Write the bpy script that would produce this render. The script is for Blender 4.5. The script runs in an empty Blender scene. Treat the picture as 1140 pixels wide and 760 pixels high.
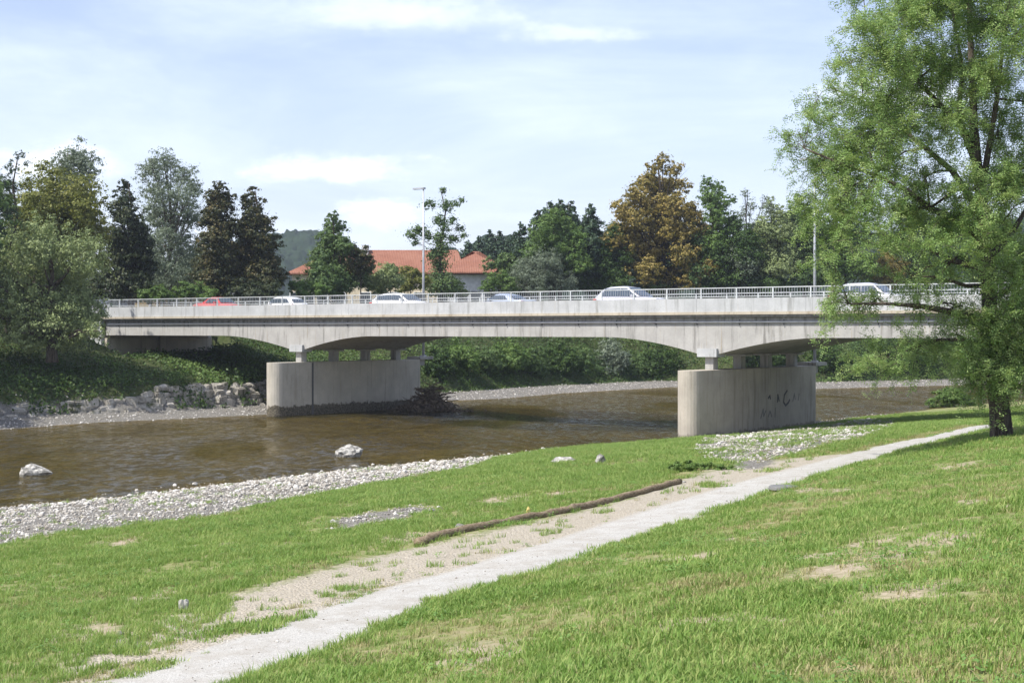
import bpy, bmesh, math, random
import numpy as np
from mathutils import Vector, Matrix
R = math.radians
rng = np.random.default_rng(7)
random.seed(7)
scene = bpy.context.scene
C = scene.collection

# ------------------------------------------------------------------ camera, world, sun
HC = 5.65                       # eye height above the water (m)
FPX = 1662.0                    # focal length in photo pixels (1140 wide)
PXC, HOR = 570.0, 367.0
cam_d = bpy.data.cameras.new('camera'); cam = bpy.data.objects.new('camera', cam_d); C.objects.link(cam)
cam.location = (0, 0, HC); cam.rotation_euler = (R(90), 0, 0)
cam_d.sensor_width = 36; cam_d.lens = FPX/1140*36; cam_d.shift_y = -(380-HOR)/1140
cam_d.clip_start = .1; cam_d.clip_end = 9000
scene.camera = cam

SUN_EL, SX, SY = 54.0, -0.85, -0.53      # direction towards the sun in plan
sun_d = bpy.data.lights.new('sun', 'SUN'); sun = bpy.data.objects.new('sun', sun_d); C.objects.link(sun)
sun_d.energy = 4.2; sun_d.angle = R(.5); sun_d.color = (1, .955, .88)
sl = math.hypot(SX, SY)
sdir = Vector((SX/sl*math.cos(R(SUN_EL)), SY/sl*math.cos(R(SUN_EL)), math.sin(R(SUN_EL))))
sun.rotation_euler = sdir.to_track_quat('Z', 'Y').to_euler()

scene.view_settings.view_transform = 'Standard'; scene.view_settings.look = 'None'
scene.view_settings.gamma = 1; scene.view_settings.use_curve_mapping = False
scene.view_settings.exposure = 0.72
scene.cycles.max_bounces = 6; scene.cycles.transparent_max_bounces = 12
scene.cycles.use_denoising = True

def nodes_of(m):
    m.use_nodes = True; nt = m.node_tree; nt.nodes.clear(); return nt
class NB:
    """small helper round a node tree"""
    def __init__(s, nt): s.nt = nt
    def n(s, t, **kw):
        nd = s.nt.nodes.new(t)
        for k, v in kw.items():
            if k.startswith('i_'):
                key = k[2:]; key = int(key) if key.isdigit() else key.replace('_', ' ')
                s.put(nd.inputs[key], v)
            else: setattr(nd, k, v)
        return nd
    def put(s, sock, v):
        if hasattr(v, 'is_linked') or isinstance(v, bpy.types.NodeSocket): s.nt.links.new(v, sock)
        elif hasattr(v, 'outputs'): s.nt.links.new(v.outputs[0], sock)
        else:
            if isinstance(v, (tuple, list)) and len(v) == 3 and sock.type == 'RGBA': v = (*v, 1)
            sock.default_value = v
    def math(s, op, a, b=0, c=None, clamp=False):
        nd = s.nt.nodes.new('ShaderNodeMath'); nd.operation = op; nd.use_clamp = clamp
        s.put(nd.inputs[0], a); s.put(nd.inputs[1], b)
        if c is not None: s.put(nd.inputs[2], c)
        return nd.outputs[0]
    def mix(s, f, a, b, mode='MIX'):
        nd = s.nt.nodes.new('ShaderNodeMix'); nd.data_type = 'RGBA'; nd.blend_type = mode
        s.put(nd.inputs[0], f); s.put(nd.inputs[6], a); s.put(nd.inputs[7], b); return nd.outputs[2]
    def ramp(s, f, stops):
        nd = s.nt.nodes.new('ShaderNodeValToRGB'); s.put(nd.inputs[0], f)
        e = nd.color_ramp.elements
        while len(e) < len(stops): e.new(.5)
        for el, (p, c) in zip(e, stops):
            el.position = p; el.color = (*c, 1) if len(c) == 3 else c
        return nd.outputs[0]
    def sstep(s, v, lo, hi):
        nd = s.nt.nodes.new('ShaderNodeMapRange'); nd.interpolation_type = 'SMOOTHSTEP'
        s.put(nd.inputs[0], v); s.put(nd.inputs[1], lo); s.put(nd.inputs[2], hi); return nd.outputs[0]
    def noise(s, vec, scale, detail=4, rough=.55, out=0, dist=0):
        nd = s.nt.nodes.new('ShaderNodeTexNoise'); s.put(nd.inputs['Vector'], vec)
        nd.inputs['Scale'].default_value = scale; nd.inputs['Detail'].default_value = detail
        nd.inputs['Roughness'].default_value = rough; nd.inputs['Distortion'].default_value = dist
        return nd.outputs[out]
    def voro(s, vec, scale, out='Color', feat='F1'):
        nd = s.nt.nodes.new('ShaderNodeTexVoronoi'); nd.feature = feat; s.put(nd.inputs['Vector'], vec)
        nd.inputs['Scale'].default_value = scale; return nd.outputs[out]
    def scalev(s, vec, v):
        nd = s.nt.nodes.new('ShaderNodeMapping'); s.put(nd.inputs[0], vec); nd.inputs['Scale'].default_value = v
        return nd.outputs[0]
    def bump(s, h, strength, dist):
        nd = s.nt.nodes.new('ShaderNodeBump'); s.put(nd.inputs['Height'], h)
        nd.inputs['Strength'].default_value = strength; nd.inputs['Distance'].default_value = dist; return nd.outputs[0]
    def attr(s, name):
        nd = s.nt.nodes.new('ShaderNodeAttribute'); nd.attribute_name = name; return nd.outputs['Fac']
    def pos(s): return s.nt.nodes.new('ShaderNodeNewGeometry').outputs['Position']
    def principled(s, col, rough=.8, nrm=None, spec=.3, metal=0):
        p = s.nt.nodes.new('ShaderNodeBsdfPrincipled'); s.put(p.inputs['Base Color'], col)
        s.put(p.inputs['Roughness'], rough); p.inputs['Metallic'].default_value = metal
        p.inputs['Specular IOR Level'].default_value = spec
        if nrm is not None: s.put(p.inputs['Normal'], nrm)
        return p
    def out(s, sh):
        o = s.nt.nodes.new('ShaderNodeOutputMaterial'); s.put(o.inputs[0], sh); return o

w = bpy.data.worlds.new('World'); scene.world = w; w.use_nodes = True
wn = w.node_tree; wn.nodes.clear(); b = NB(wn)
sky = wn.nodes.new('ShaderNodeTexSky'); sky.sky_type = 'NISHITA'; sky.sun_disc = False
sky.sun_elevation = R(SUN_EL); sky.sun_rotation = math.atan2(SX, SY)
sky.altitude = 300; sky.air_density = 1.0; sky.dust_density = 1.6; sky.ozone_density = 1.2
tc = wn.nodes.new('ShaderNodeTexCoord').outputs['Generated']
sep = wn.nodes.new('ShaderNodeSeparateXYZ'); wn.links.new(tc, sep.inputs[0])
zz = b.math('MAXIMUM', sep.outputs[2], .02)
pl = wn.nodes.new('ShaderNodeCombineXYZ')            # thin cloud sheet seen in perspective
wn.links.new(b.math('DIVIDE', sep.outputs[0], b.math('ADD', zz, .12)), pl.inputs[0])
wn.links.new(b.math('DIVIDE', sep.outputs[1], b.math('ADD', zz, .12)), pl.inputs[1])
veil = b.sstep(b.noise(pl.outputs[0], .75, 7, .6, dist=.7), .36, .72)
wisp = b.sstep(b.noise(b.scalev(tc, (3, 3, 9)), 2.2, 8, .62, dist=.4), .40, .75)
def dirpx(px, py): 
    v = Vector(((px-PXC)/FPX, 1, (HOR-py)/FPX)); v.normalize(); return v
puff = 0.0
pn = b.noise(b.scalev(tc, (1, 1, 2.0)), 30, 7, .62)
for (px, py, rx, rz) in ((360,192,80,17), (425,243,40,20), (440,18,95,26), (55,190,60,26), (-90,230,90,30), (640,40,60,12), (1010,110,80,20)):
    v = dirpx(px, py)
    dx = b.math('MULTIPLY', b.math('SUBTRACT', b.math('DIVIDE', sep.outputs[0], sep.outputs[1]), v.x/v.y), FPX/rx)
    dz = b.math('MULTIPLY', b.math('SUBTRACT', b.math('DIVIDE', sep.outputs[2], sep.outputs[1]), v.z/v.y), FPX/rz)
    # flat-bottomed: squash below the centre
    dzz = b.math('MULTIPLY', dz, b.math('ADD', 1, b.math('MULTIPLY', b.math('LESS_THAN', dz, 0), .8)))
    rr = b.math('SQRT', b.math('ADD', b.math('MULTIPLY', dx, dx), b.math('MULTIPLY', dzz, dzz)))
    f = b.sstep(b.math('ADD', rr, b.math('MULTIPLY', b.math('SUBTRACT', pn, .5), 3.4)), 1.6, .1)
    f = b.math('MULTIPLY', f, b.math('GREATER_THAN', sep.outputs[1], .05))
    puff = b.math('MAXIMUM', puff, b.math('MULTIPLY', f, .60 if py > 100 else .30))
lowhaze = b.sstep(sep.outputs[2], .30, .0)
cov = b.math('ADD', b.math('MULTIPLY', veil, .42), b.math('MULTIPLY', wisp, .22))
cov = b.math('ADD', cov, b.math('MULTIPLY', lowhaze, .30), clamp=True)
skyc = b.mix(1.0, sky.outputs[0], (1.04, .97, 1.06), 'MULTIPLY')
c1 = b.mix(b.math('ADD', .10, b.math('MULTIPLY', cov, .72)), skyc, (6.9, 7.55, 9.0))
c2 = b.mix(puff, c1, (9.2, 9.4, 9.6))
bg = b.n('ShaderNodeBackground', i_Color=c2, i_Strength=.112)
wo = wn.nodes.new('ShaderNodeOutputWorld'); wn.links.new(bg.outputs[0], wo.inputs[0])

# ------------------------------------------------------------------ helpers
def tag(o, label=None, cat=None, group=None, kind=None):
    if label: o['label'] = label
    if cat: o['category'] = cat
    if group: o['group'] = group
    if kind: o['kind'] = kind
    return o
def empty(name, loc, rz=0, label=None, cat=None, group=None):
    o = bpy.data.objects.new(name, None); C.objects.link(o); o.location = loc; o.rotation_euler = (0, 0, rz)
    o.empty_display_size = .3
    return tag(o, label, cat, group)
def link_mesh(name, me, mat, parent=None, smooth=False):
    o = bpy.data.objects.new(name, me); C.objects.link(o)
    if mat:
        for m in (mat if isinstance(mat, (list, tuple)) else [mat]): me.materials.append(m)
    if smooth:
        me.polygons.foreach_set('use_smooth', [True]*len(me.polygons))
    if parent: o.parent = parent
    return o
def obj(name, bm, mat, parent=None, smooth=False, bev=0, bevseg=1):
    if bev: bmesh.ops.bevel(bm, geom=[e for e in bm.edges if len(e.link_faces) == 2 and e.calc_face_angle(0) > .6], offset=bev, segments=bevseg, affect='EDGES', clamp_overlap=True)
    me = bpy.data.meshes.new(name); bm.to_mesh(me); bm.free()
    return link_mesh(name, me, mat, parent, smooth)
def box(bm, x0, x1, y0, y1, z0, z1, M=None):
    v = [bm.verts.new((x, y, z)) for x in (x0, x1) for y in (y0, y1) for z in (z0, z1)]
    if M is not None:
        for q in v: q.co = M @ q.co
    for f in ((0,1,3,2), (4,6,7,5), (0,4,5,1), (2,3,7,6), (0,2,6,4), (1,5,7,3)): bm.faces.new([v[i] for i in f])
def tube(bm, pts, rad, n=8, cap=True):
    pts = [Vector(p) for p in pts]; rings = []
    if not isinstance(rad, (list, tuple)): rad = [rad]*len(pts)
    up = None
    for i, p in enumerate(pts):
        d = (pts[min(i+1, len(pts)-1)] - pts[max(i-1, 0)]).normalized()
        if up is None: up = d.orthogonal().normalized()
        a = (up - d*up.dot(d)); a = a.normalized() if a.length > 1e-6 else d.orthogonal().normalized()
        up = a; c = d.cross(a)
        rings.append([bm.verts.new(p + (a*math.cos(2*math.pi*k/n) + c*math.sin(2*math.pi*k/n))*rad[i]) for k in range(n)])
    for r0, r1 in zip(rings, rings[1:]):
        for k in range(n): bm.faces.new((r0[k], r0[(k+1) % n], r1[(k+1) % n], r1[k]))
    if cap: bm.faces.new(rings[0][::-1]); bm.faces.new(rings[-1])
def prism(bm, poly, y0, y1):                       # side profile (x,z) extruded over y
    a = [bm.verts.new((x, y0, z)) for x, z in poly]; c = [bm.verts.new((x, y1, z)) for x, z in poly]
    n = len(poly)
    bm.faces.new(a); bm.faces.new(c[::-1])
    for i in range(n): bm.faces.new((a[i], c[i], c[(i+1) % n], a[(i+1) % n]))
def at(px, py, Y):                                 # point of the place seen at a photo pixel, Y metres ahead
    return Vector(((px-PXC)/FPX*Y, Y, HC-(py-HOR)/FPX*Y))
def wpx(px, py, z):                                # the same on a level z
    Y = (HC-z)*FPX/(py-HOR); return ((px-PXC)/FPX*Y, Y)

_perm = np.random.default_rng(3).random((256, 256))
def vnoise(x, y, s):
    x = np.asarray(x)/s; y = np.asarray(y)/s
    xi = np.floor(x).astype(int); yi = np.floor(y).astype(int); fx = x-xi; fy = y-yi
    fx = fx*fx*(3-2*fx); fy = fy*fy*(3-2*fy)
    g = lambda a, c: _perm[a % 256, c % 256]
    return (g(xi, yi)*(1-fx)+g(xi+1, yi)*fx)*(1-fy)+(g(xi, yi+1)*(1-fx)+g(xi+1, yi+1)*fx)*fy
def fbm(x, y, s, o=4):
    t = 0; a = 1; n = 0
    for k in range(o): t = t+a*vnoise(x+31*k, y-17*k, s/2**k); n += a; a *= .5
    return t/n
def sst(x, a, c):
    t = np.clip((x-a)/(c-a), 0, 1); return t*t*(3-2*t)

# ------------------------------------------------------------------ lie of the land
def polyd(x, y, P):                                # signed distance to an open polyline, + on its right side
    best = np.full(x.shape, 1e18); sg = np.ones(x.shape)
    for (ax, ay), (bx, by) in zip(P, P[1:]):
        dx, dy = bx-ax, by-ay; L2 = dx*dx+dy*dy
        t = np.clip(((x-ax)*dx+(y-ay)*dy)/L2, 0, 1)
        qx = x-(ax+t*dx); qy = y-(ay+t*dy); d2 = qx*qx+qy*qy
        m = d2 < best-1e-9; cr = dx*qy-dy*qx
        sg = np.where(m, np.where(cr < 0, 1., -1.), sg); best = np.where(m, d2, best)
    return np.sqrt(best)*sg
def inpoly(x, y, P):                               # signed distance to a closed polygon, + inside
    ins = np.zeros(x.shape, bool); best = np.full(x.shape, 1e18); n = len(P)
    for i in range(n):
        ax, ay = P[i]; bx, by = P[(i+1) % n]
        c = ((ay > y) != (by > y)); den = (by-ay) if abs(by-ay) > 1e-9 else 1e-9
        ins ^= c & (x < (bx-ax)*(y-ay)/den+ax)
        dx, dy = bx-ax, by-ay; L2 = dx*dx+dy*dy+1e-12
        t = np.clip(((x-ax)*dx+(y-ay)*dy)/L2, 0, 1)
        best = np.minimum(best, (x-(ax+t*dx))**2+(y-(ay+t*dy))**2)
    return np.sqrt(best)*np.where(ins, 1, -1)
PZ = 2.6
PATH = [wpx(px, py, PZ) for px, py in ((200,752),(330,707),(450,663),(560,631),(650,603),(760,566),(860,534),(930,515),(1000,496),(1060,483),(1105,472.5))]
p0, p1 = PATH[0], PATH[1]
PATH = [(p0[0]-(p1[0]-p0[0])*18, p0[1]-(p1[1]-p0[1])*18)] + PATH + [(22.5, 54), (34, 61), (60, 74), (160, 110)]
NEAR = [(-60,-60), (-42,0), (-27,24), (-21.5,36)] + [wpx(px, py, 0) for px, py in ((0,566),(120,556),(250,540),(400,523),(520,513),(600,503),(690,496),(752,492),(840,482),(902,473.5),(965,464),(1040,455))] + [(45,124), (80,150), (200,215), (900,600)]
FAR = [(-400,-60), (-120,20), (-70,60), (-46,79)] + [wpx(px, py, 0) for px, py in ((0,478),(100,470.5),(200,466),(300,461))] + [(-14,104)] + [wpx(px, py, 0) for px, py in ((500,446),(560,443.5),(620,438),(690,434),(750,430.5),(900,433),(1070,428.5))] + [(80,180), (200,250), (900,640)]
def ground(x, y, small=True):
    x = np.asarray(x, float); y = np.asarray(y, float)
    dn = polyd(x, y, NEAR); df = -polyd(x, y, FAR); dp = polyd(x, y, PATH)
    bed = -np.minimum(.6, .035*np.minimum(-dn, -df*1.2)) + (fbm(x, y, 2.2)-.5)*.10
    t = dn/np.maximum(dn+np.maximum(-dp, 0), 1e-3)
    zn = PZ*np.clip(t, 0, 1)**.92
    up = np.maximum(dp-.55, 0)
    zn = np.where(dp > 0, PZ+.205*up-.0035*np.minimum(up, 22)**2, zn)
    zn = np.minimum(zn, 6.1)
    bl = fbm(x, y, 3.1)-.5
    zn = zn+bl*.22*sst(np.abs(dp), .8, 3)*sst(dn, .3, 4)
    e = df
    zl = np.interp(e, [0,3.6,5.0,14,21,60], [0,.36,1.9,3.8,6.35,6.5])
    zr = np.interp(e, [0,5,12,17,60], [0,.5,5.0,6.3,6.5])
    wr = sst(x, -16, -8)
    zf = zl*(1-wr)+zr*wr + (fbm(x, y, 4)-.5)*.5*sst(e, 4, 8)
    # road embankment carrying the road up to the bridge on either side
    lx = (x-10.35)*.793-(y-80)*.609; ly = (x-10.35)*.609+(y-80)*.793
    dr = np.maximum(np.abs(ly-5.4)-6.2, 0)
    er = 6.55-.55*dr
    zn = np.where(lx > 21, np.maximum(zn, np.minimum(er, PZ+(lx-19.5)*1.6)), zn)
    zf = np.where((lx < -53), np.maximum(zf, er), zf)
    zf = np.where((lx > -54) & (lx < -51) & (dr < 1.5), np.minimum(zf, 4.0), zf)
    zf = np.where((lx > -54) & (lx < -36) & (ly > -1.5) & (ly < 12), np.minimum(zf, 3.55+.05*ly), zf)
    z = np.where(dn > 0, zn, np.where(df > 0, zf, bed))
    z = z+(fbm(x*1.3, y*1.3, .7, 3)-.5)*.06*(1 if small else 0)*np.where(np.abs(dp) < .7, .2, 1)
    far = np.hypot(x, y)
    return z
def gz(x, y): return float(ground(np.array([x]), np.array([y]))[0])
def hit(px, py):                                   # where the view ray through a pixel meets the ground
    Y = np.geomspace(4, 400, 3000); X = (px-PXC)/FPX*Y; Z = HC-(py-HOR)/FPX*Y
    k = np.argmax(ground(X, Y, False) >= Z); return float(X[k]), float(Y[k])
def hits(L): return [hit(*p) for p in L]

G_SHORE = hits([(-40,560),(120,550),(250,534),(400,518),(520,508),(575,506),(548,513),(520,521),(470,529),(400,541),(300,561),(200,578),(100,590),(0,606),(-60,620)])
G_BANK = hits([(775,493),(830,483),(905,475),(965,466),(1000,470),(985,481),(950,489),(900,500),(870,508),(860,520),(815,523),(800,512),(770,505)])
G_SPOT = hits([(345,580),(400,570),(470,561),(508,566),(470,577),(400,588),(360,590)])
DIRT = hits([(60,770),(110,715),(190,692),(250,665),(330,645),(400,625),(470,608),(560,590),(640,571),(700,555),(752,536),(790,524),(850,515),(905,508),(945,505),(900,530),(760,575),(650,610),(540,640),(420,670),(300,715),(180,762)])
BARE = [(hit(*p), r) for p, r in (((963,606),.20),((1000,617),.17),((932,632),.2),((1072,520),.35),((760,700),.25),((520,730),.25),((905,545),.18),((940,545),.2),((975,545),.2),((700,640),.15),((1010,660),.15),((860,685),.2),((240,608),.35),((760,622),.2),((130,605),.3),((560,556),.3),((625,548),.25),((330,606),.3),((85,705),.3),((175,664),.3),((455,596),.3),((1050,600),.2),((905,620),.2),((820,600),.2),((1090,560),.25))]

def axis(segs, lo, hi):
    a = [np.arange(s, e, st) for s, e, st in segs]; a = np.concatenate(a)
    k = a[-1]; ext = []
    st = segs[-1][2]
    while k < hi: st *= 1.18; k += st; ext.append(k)
    k = a[0]; st = segs[0][2]; pre = []
    while k > lo: st *= 1.3; k -= st; pre.append(k)
    return np.concatenate([np.array(pre[::-1]), a, np.array(ext)])
gx = axis([(-50,-18,.5), (-18,20,.16), (20,75,.5)], -2500, 3500)
gy = axis([(5,32,.12), (32,70,.2), (70,165,.45)], -80, 5500)
XX, YY = np.meshgrid(gx, gy, indexing='ij')
fx, fy = XX.ravel(), YY.ravel()
ZZ = ground(fx, fy)
dn = polyd(fx, fy, NEAR); df = -polyd(fx, fy, FAR); dp = polyd(fx, fy, PATH)
nx, ny = len(gx), len(gy)
idx = np.arange(nx*ny).reshape(nx, ny)
quads = np.stack([idx[:-1,:-1], idx[1:,:-1], idx[1:,1:], idx[:-1,1:]], -1).reshape(-1, 4)
def np_mesh(name, V, F):
    me = bpy.data.meshes.new(name); me.vertices.add(len(V)); me.vertices.foreach_set('co', np.asarray(V, np.float32).ravel())
    k = F.shape[1]; me.loops.add(F.size); me.loops.foreach_set('vertex_index', F.astype(np.int32).ravel())
    me.polygons.add(len(F)); me.polygons.foreach_set('loop_start', np.arange(0, F.size, k, dtype=np.int32))
    me.polygons.foreach_set('loop_total', np.full(len(F), k, dtype=np.int32))
    me.update(calc_edges=True); return me
def put_attr(me, name, a):
    at_ = me.attributes.new(name, 'FLOAT', 'POINT'); at_.data.foreach_set('value', np.asarray(a, np.float32))
gme = np_mesh('ground', np.stack([fx, fy, ZZ], 1), quads)
def bareness(x, y):
    m = np.full(np.shape(x), -3.)
    for (c, r) in BARE: m = np.maximum(m, r-np.hypot((x-c[0])*.75, (y-c[1])*.42))
    return m
a_path = .66-np.abs(dp)
a_grav = np.maximum.reduce([inpoly(fx, fy, G_SHORE), inpoly(fx, fy, G_BANK)-.1, inpoly(fx, fy, G_SPOT)-.35, np.where((df > -1.2), np.minimum(df+.6, 4.4-df), -3)])
a_dirt = inpoly(fx, fy, DIRT)
put_attr(gme, 'm_path', np.clip(a_path, -4, 4)); put_attr(gme, 'm_gravel', np.clip(a_grav, -4, 4)); put_attr(gme, 'm_dirt', np.clip(a_dirt, -4, 4))
put_attr(gme, 'm_bare', bareness(fx, fy)); put_attr(gme, 'm_bed', np.clip(np.minimum(-dn, -df), -4, 8)); put_attr(gme, 'm_far', np.clip(df, -4, 8))

def mat_ground():
    m = bpy.data.materials.new('ground_cover'); b = NB(nodes_of(m)); P = b.pos()
    n1 = b.noise(P, .55, 5, .6); n2 = b.noise(P, 2.6, 5, .65); n3 = b.noise(P, 14, 4, .65); n4 = b.noise(P, 60, 3, .6)
    grass = b.ramp(n2, [(.3, (.10,.14,.036)), (.5, (.17,.195,.065)), (.7, (.27,.235,.13))])
    grass = b.mix(b.sstep(n3, .45, .75), grass, (.26,.22,.13))
    soil = b.ramp(n3, [(.3, (.25,.20,.14)), (.7, (.40,.34,.255))])
    vg = b.voro(P, 26, 'Color'); vgd = b.voro(P, 26, 'Distance')
    sepc = b.nt.nodes.new('ShaderNodeSeparateColor'); b.put(sepc.inputs[0], vg)
    vg2 = b.voro(P, 9, 'Color'); sep2 = b.nt.nodes.new('ShaderNodeSeparateColor'); b.put(sep2.inputs[0], vg2)
    grav = b.ramp(sepc.outputs[0], [(0, (.20,.185,.16)), (.35, (.31,.295,.27)), (.75, (.42,.41,.38)), (1, (.54,.53,.50))])
    grav = b.mix(b.sstep(vgd, .012, .03), grav, b.mix(.6, grav, (.12,.11,.09)))
    vp = b.voro(P, 140, 'Color'); sp = b.nt.nodes.new('ShaderNodeSeparateColor'); b.put(sp.inputs[0], vp)
    path = b.ramp(sp.outputs[0], [(0, (.27,.262,.24)), (.5, (.395,.385,.355)), (1, (.52,.51,.475))])
    path = b.mix(b.math('MULTIPLY', b.sstep(n2, .40, .68), .55), path, (.29,.265,.22))
    path = b.mix(b.math('MULTIPLY', b.sstep(n3, .52, .72), .35), path, (.24,.225,.19))
    dirt = b.ramp(b.math('ADD', b.math('MULTIPLY', n3, .6), b.math('MULTIPLY', sp.outputs[1], .4)), [(.25, (.27,.235,.175)), (.55, (.385,.345,.275)), (.8, (.48,.445,.375))])
    dirt = b.mix(b.sstep(n2, .62, .76), dirt, (.26,.24,.15))
    vb = b.voro(P, 7, 'Color'); sb = b.nt.nodes.new('ShaderNodeSeparateColor'); b.put(sb.inputs[0], vb)
    bed = b.ramp(b.math('ADD', b.math('MULTIPLY', sb.outputs[0], .45), b.math('MULTIPLY', n2, .6)), [(.25, (.02,.016,.006)), (.5, (.075,.058,.021)), (.70, (.14,.11,.048)), (.88, (.32,.28,.19))])
    bank = b.ramp(n2, [(.3, (.028,.045,.012)), (.7, (.075,.085,.035))])
    edge = b.math('ADD', b.math('MULTIPLY', b.math('SUBTRACT', n2, .5), 1.1), b.math('MULTIPLY', b.math('SUBTRACT', n3, .5), .7))
    A = lambda nm: b.attr(nm)
    col = grass
    col = b.mix(b.sstep(b.math('ADD', A('m_bare'), b.math('MULTIPLY', edge, .5)), -.25, .20), col, soil)
    col = b.mix(b.sstep(A('m_far'), 3.0, 5.0), col, bank)
    dm = b.sstep(b.math('ADD', A('m_dirt'), b.math('MULTIPLY', edge, .9)), -.3, .25)
    col = b.mix(dm, col, dirt)
    gm = b.sstep(b.math('ADD', A('m_gravel'), b.math('MULTIPLY', edge, 1.0)), -.1, .2)
    col = b.mix(gm, col, grav)
    pm = b.sstep(b.math('ADD', A('m_path'), b.math('MULTIPLY', edge, .42)), -.12, .14)
    col = b.mix(pm, col, path)
    bm_ = b.sstep(A('m_bed'), -.25, .45)
    col = b.mix(bm_, col, b.mix(b.sstep(A('m_bed'), .1, 2.4), b.mix(.5, bed, (.26,.20,.12)), bed))
    h = b.math('ADD', b.math('MULTIPLY', n4, .6), b.math('MULTIPLY', b.math('MULTIPLY', b.math('ADD', gm, b.math('MULTIPLY', dm, .4)), b.math('SUBTRACT', 1, pm)), b.math('MULTIPLY', vgd, -6)))
    p = b.principled(col, .92, b.bump(h, .6, .03), .15); b.out(p); return m
ground_o = tag(link_mesh('ground', gme, mat_ground(), smooth=True), kind='structure')

# ------------------------------------------------------------------ water
def mat_water():
    m = bpy.data.materials.new('river_water'); b = NB(nodes_of(m)); P = b.pos()
    fl = b.nt.nodes.new('ShaderNodeMapping'); b.put(fl.inputs[0], P); fl.inputs['Rotation'].default_value = (0, 0, R(30)); fl.inputs['Scale'].default_value = (1.0, .45, 1)
    rip = b.noise(fl.outputs[0], 6.5, 3, .6, dist=.8); rip2 = b.noise(fl.outputs[0], 1.7, 4, .6, dist=.6)
    calm = b.sstep(b.noise(b.scalev(P, (1,.5,1)), .11, 3, .55, dist=1.2), .38, .62)
    h = b.math('MULTIPLY', b.math('ADD', b.math('MULTIPLY', rip, .5), rip2), b.math('ADD', .10, b.math('MULTIPLY', calm, 1.3)))
    nrm = b.bump(h, 1.0, .12)
    fr = b.nt.nodes.new('ShaderNodeFresnel'); fr.inputs[0].default_value = 1.33; b.put(fr.inputs['Normal'], nrm)
    tr = b.n('ShaderNodeBsdfTransparent', i_Color=(.84,.76,.50))
    gl = b.nt.nodes.new('ShaderNodeBsdfGlossy'); gl.inputs['Roughness'].default_value = .08; gl.inputs[0].default_value = (1,1,1,1); b.put(gl.inputs['Normal'], nrm)
    bedn = b.math('ADD', b.math('MULTIPLY', b.noise(fl.outputs[0], .35, 4, .6, dist=.7), .45), b.math('MULTIPLY', b.noise(fl.outputs[0], 2.4, 4, .7, dist=.5), .55))
    df_ = b.n('ShaderNodeBsdfDiffuse', i_Color=b.ramp(b.math('ADD', b.math('MULTIPLY', bedn, .7), b.math('MULTIPLY', rip, .3)), [(.36, (.012,.012,.003)), (.47, (.052,.043,.011)), (.56, (.105,.084,.024)), (.66, (.21,.175,.08))]))
    body = b.n('ShaderNodeMixShader', i_0=.38, i_1=tr, i_2=df_)
    # unresolved wavelets: their far slopes mirror the sky, their near slopes let one look into the water
    wv = b.noise(b.scalev(P, (2.0, 1.0, 1)), 1.0, 5, .72, dist=.8)
    sk = b.math('ADD', .30, b.math('MULTIPLY', b.sstep(wv, .44, .64), b.math('ADD', .28, b.math('MULTIPLY', calm, 1.0))))
    mx = b.n('ShaderNodeMixShader', i_0=b.math('MULTIPLY', fr.outputs[0], sk, clamp=True), i_1=body, i_2=gl)
    # foam flecks on the riffle
    b.out(mx); return m
bm = bmesh.new()
vs = [bm.verts.new(v) for v in ((-420,-80,0), (1000,-80,0), (1000,900,0), (-420,900,0))]; bm.faces.new(vs)
tag(obj('river', bm, mat_water()), kind='structure')

# ------------------------------------------------------------------ materials for built things
def mat_plain(name, col, rough=.6, metal=0, spec=.4, var=.12, scale=3, bumpd=0):
    m = bpy.data.materials.new(name); b = NB(nodes_of(m)); P = b.pos()
    n = b.noise(P, scale, 5, .6)
    c = b.mix(b.sstep(n, .35, .7), tuple(x*(1-var) for x in col), tuple(min(1, x*(1+var)) for x in col))
    p = b.principled(c, rough, b.bump(n, .4, bumpd) if bumpd else None, spec, metal); b.out(p); return m
def mat_concrete(name, base, dark, stain=.5, waterline=None, zdrip=None, tint=(.30,.24,.15)):
    m = bpy.data.materials.new(name); b = NB(nodes_of(m)); P = b.pos()
    sep = b.nt.nodes.new('ShaderNodeSeparateXYZ'); b.put(sep.inputs[0], P)
    n1 = b.noise(P, .8, 6, .62); n2 = b.noise(P, 9, 4, .6); drip = b.noise(b.scalev(P, (2.4, 2.4, .22)), 1.5, 6, .65)
    drip2 = b.noise(b.scalev(P, (6, 6, .25)), 1.3, 4, .6)
    c = b.mix(b.sstep(n1, .3, .7), base, tuple(x*.80 for x in base))
    c = b.mix(b.math('MULTIPLY', b.sstep(drip, .50, .70), stain), c, dark)
    c = b.mix(b.math('MULTIPLY', b.sstep(drip2, .58, .75), stain*.6), c, tint)
    if zdrip:                                            # run-off stains hanging from an edge
        zt, ln = zdrip
        k = b.sstep(b.math('ADD', sep.outputs[2], b.math('MULTIPLY', b.math('SUBTRACT', drip, .5), ln*2.2)), zt-ln, zt)
        c = b.mix(b.math('MULTIPLY', k, .75), c, dark)
    if waterline is not None:
        zl, amt = waterline
        k = b.sstep(b.math('ADD', sep.outputs[2], b.math('MULTIPLY', b.math('SUBTRACT', b.noise(P, 1.6, 6, .75), .5), 1.1)), zl+.10, zl-.06)
        c = b.mix(b.math('MULTIPLY', k, amt), c, b.mix(b.sstep(n2, .4, .6), (.045,.038,.026), (.10,.085,.055)))
    c = b.mix(b.math('MULTIPLY', b.sstep(n2, .4, .75), .25), c, tuple(x*.7 for x in base))
    p = b.principled(c, .9, b.bump(b.math('ADD', n2, b.math('MULTIPLY', n1, .5)), .5, .02), .2); b.out(p); return m
M_par = mat_concrete('weathered_light_concrete', (.46,.47,.468), (.22,.225,.21), .75, tint=(.42,.38,.30))
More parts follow.
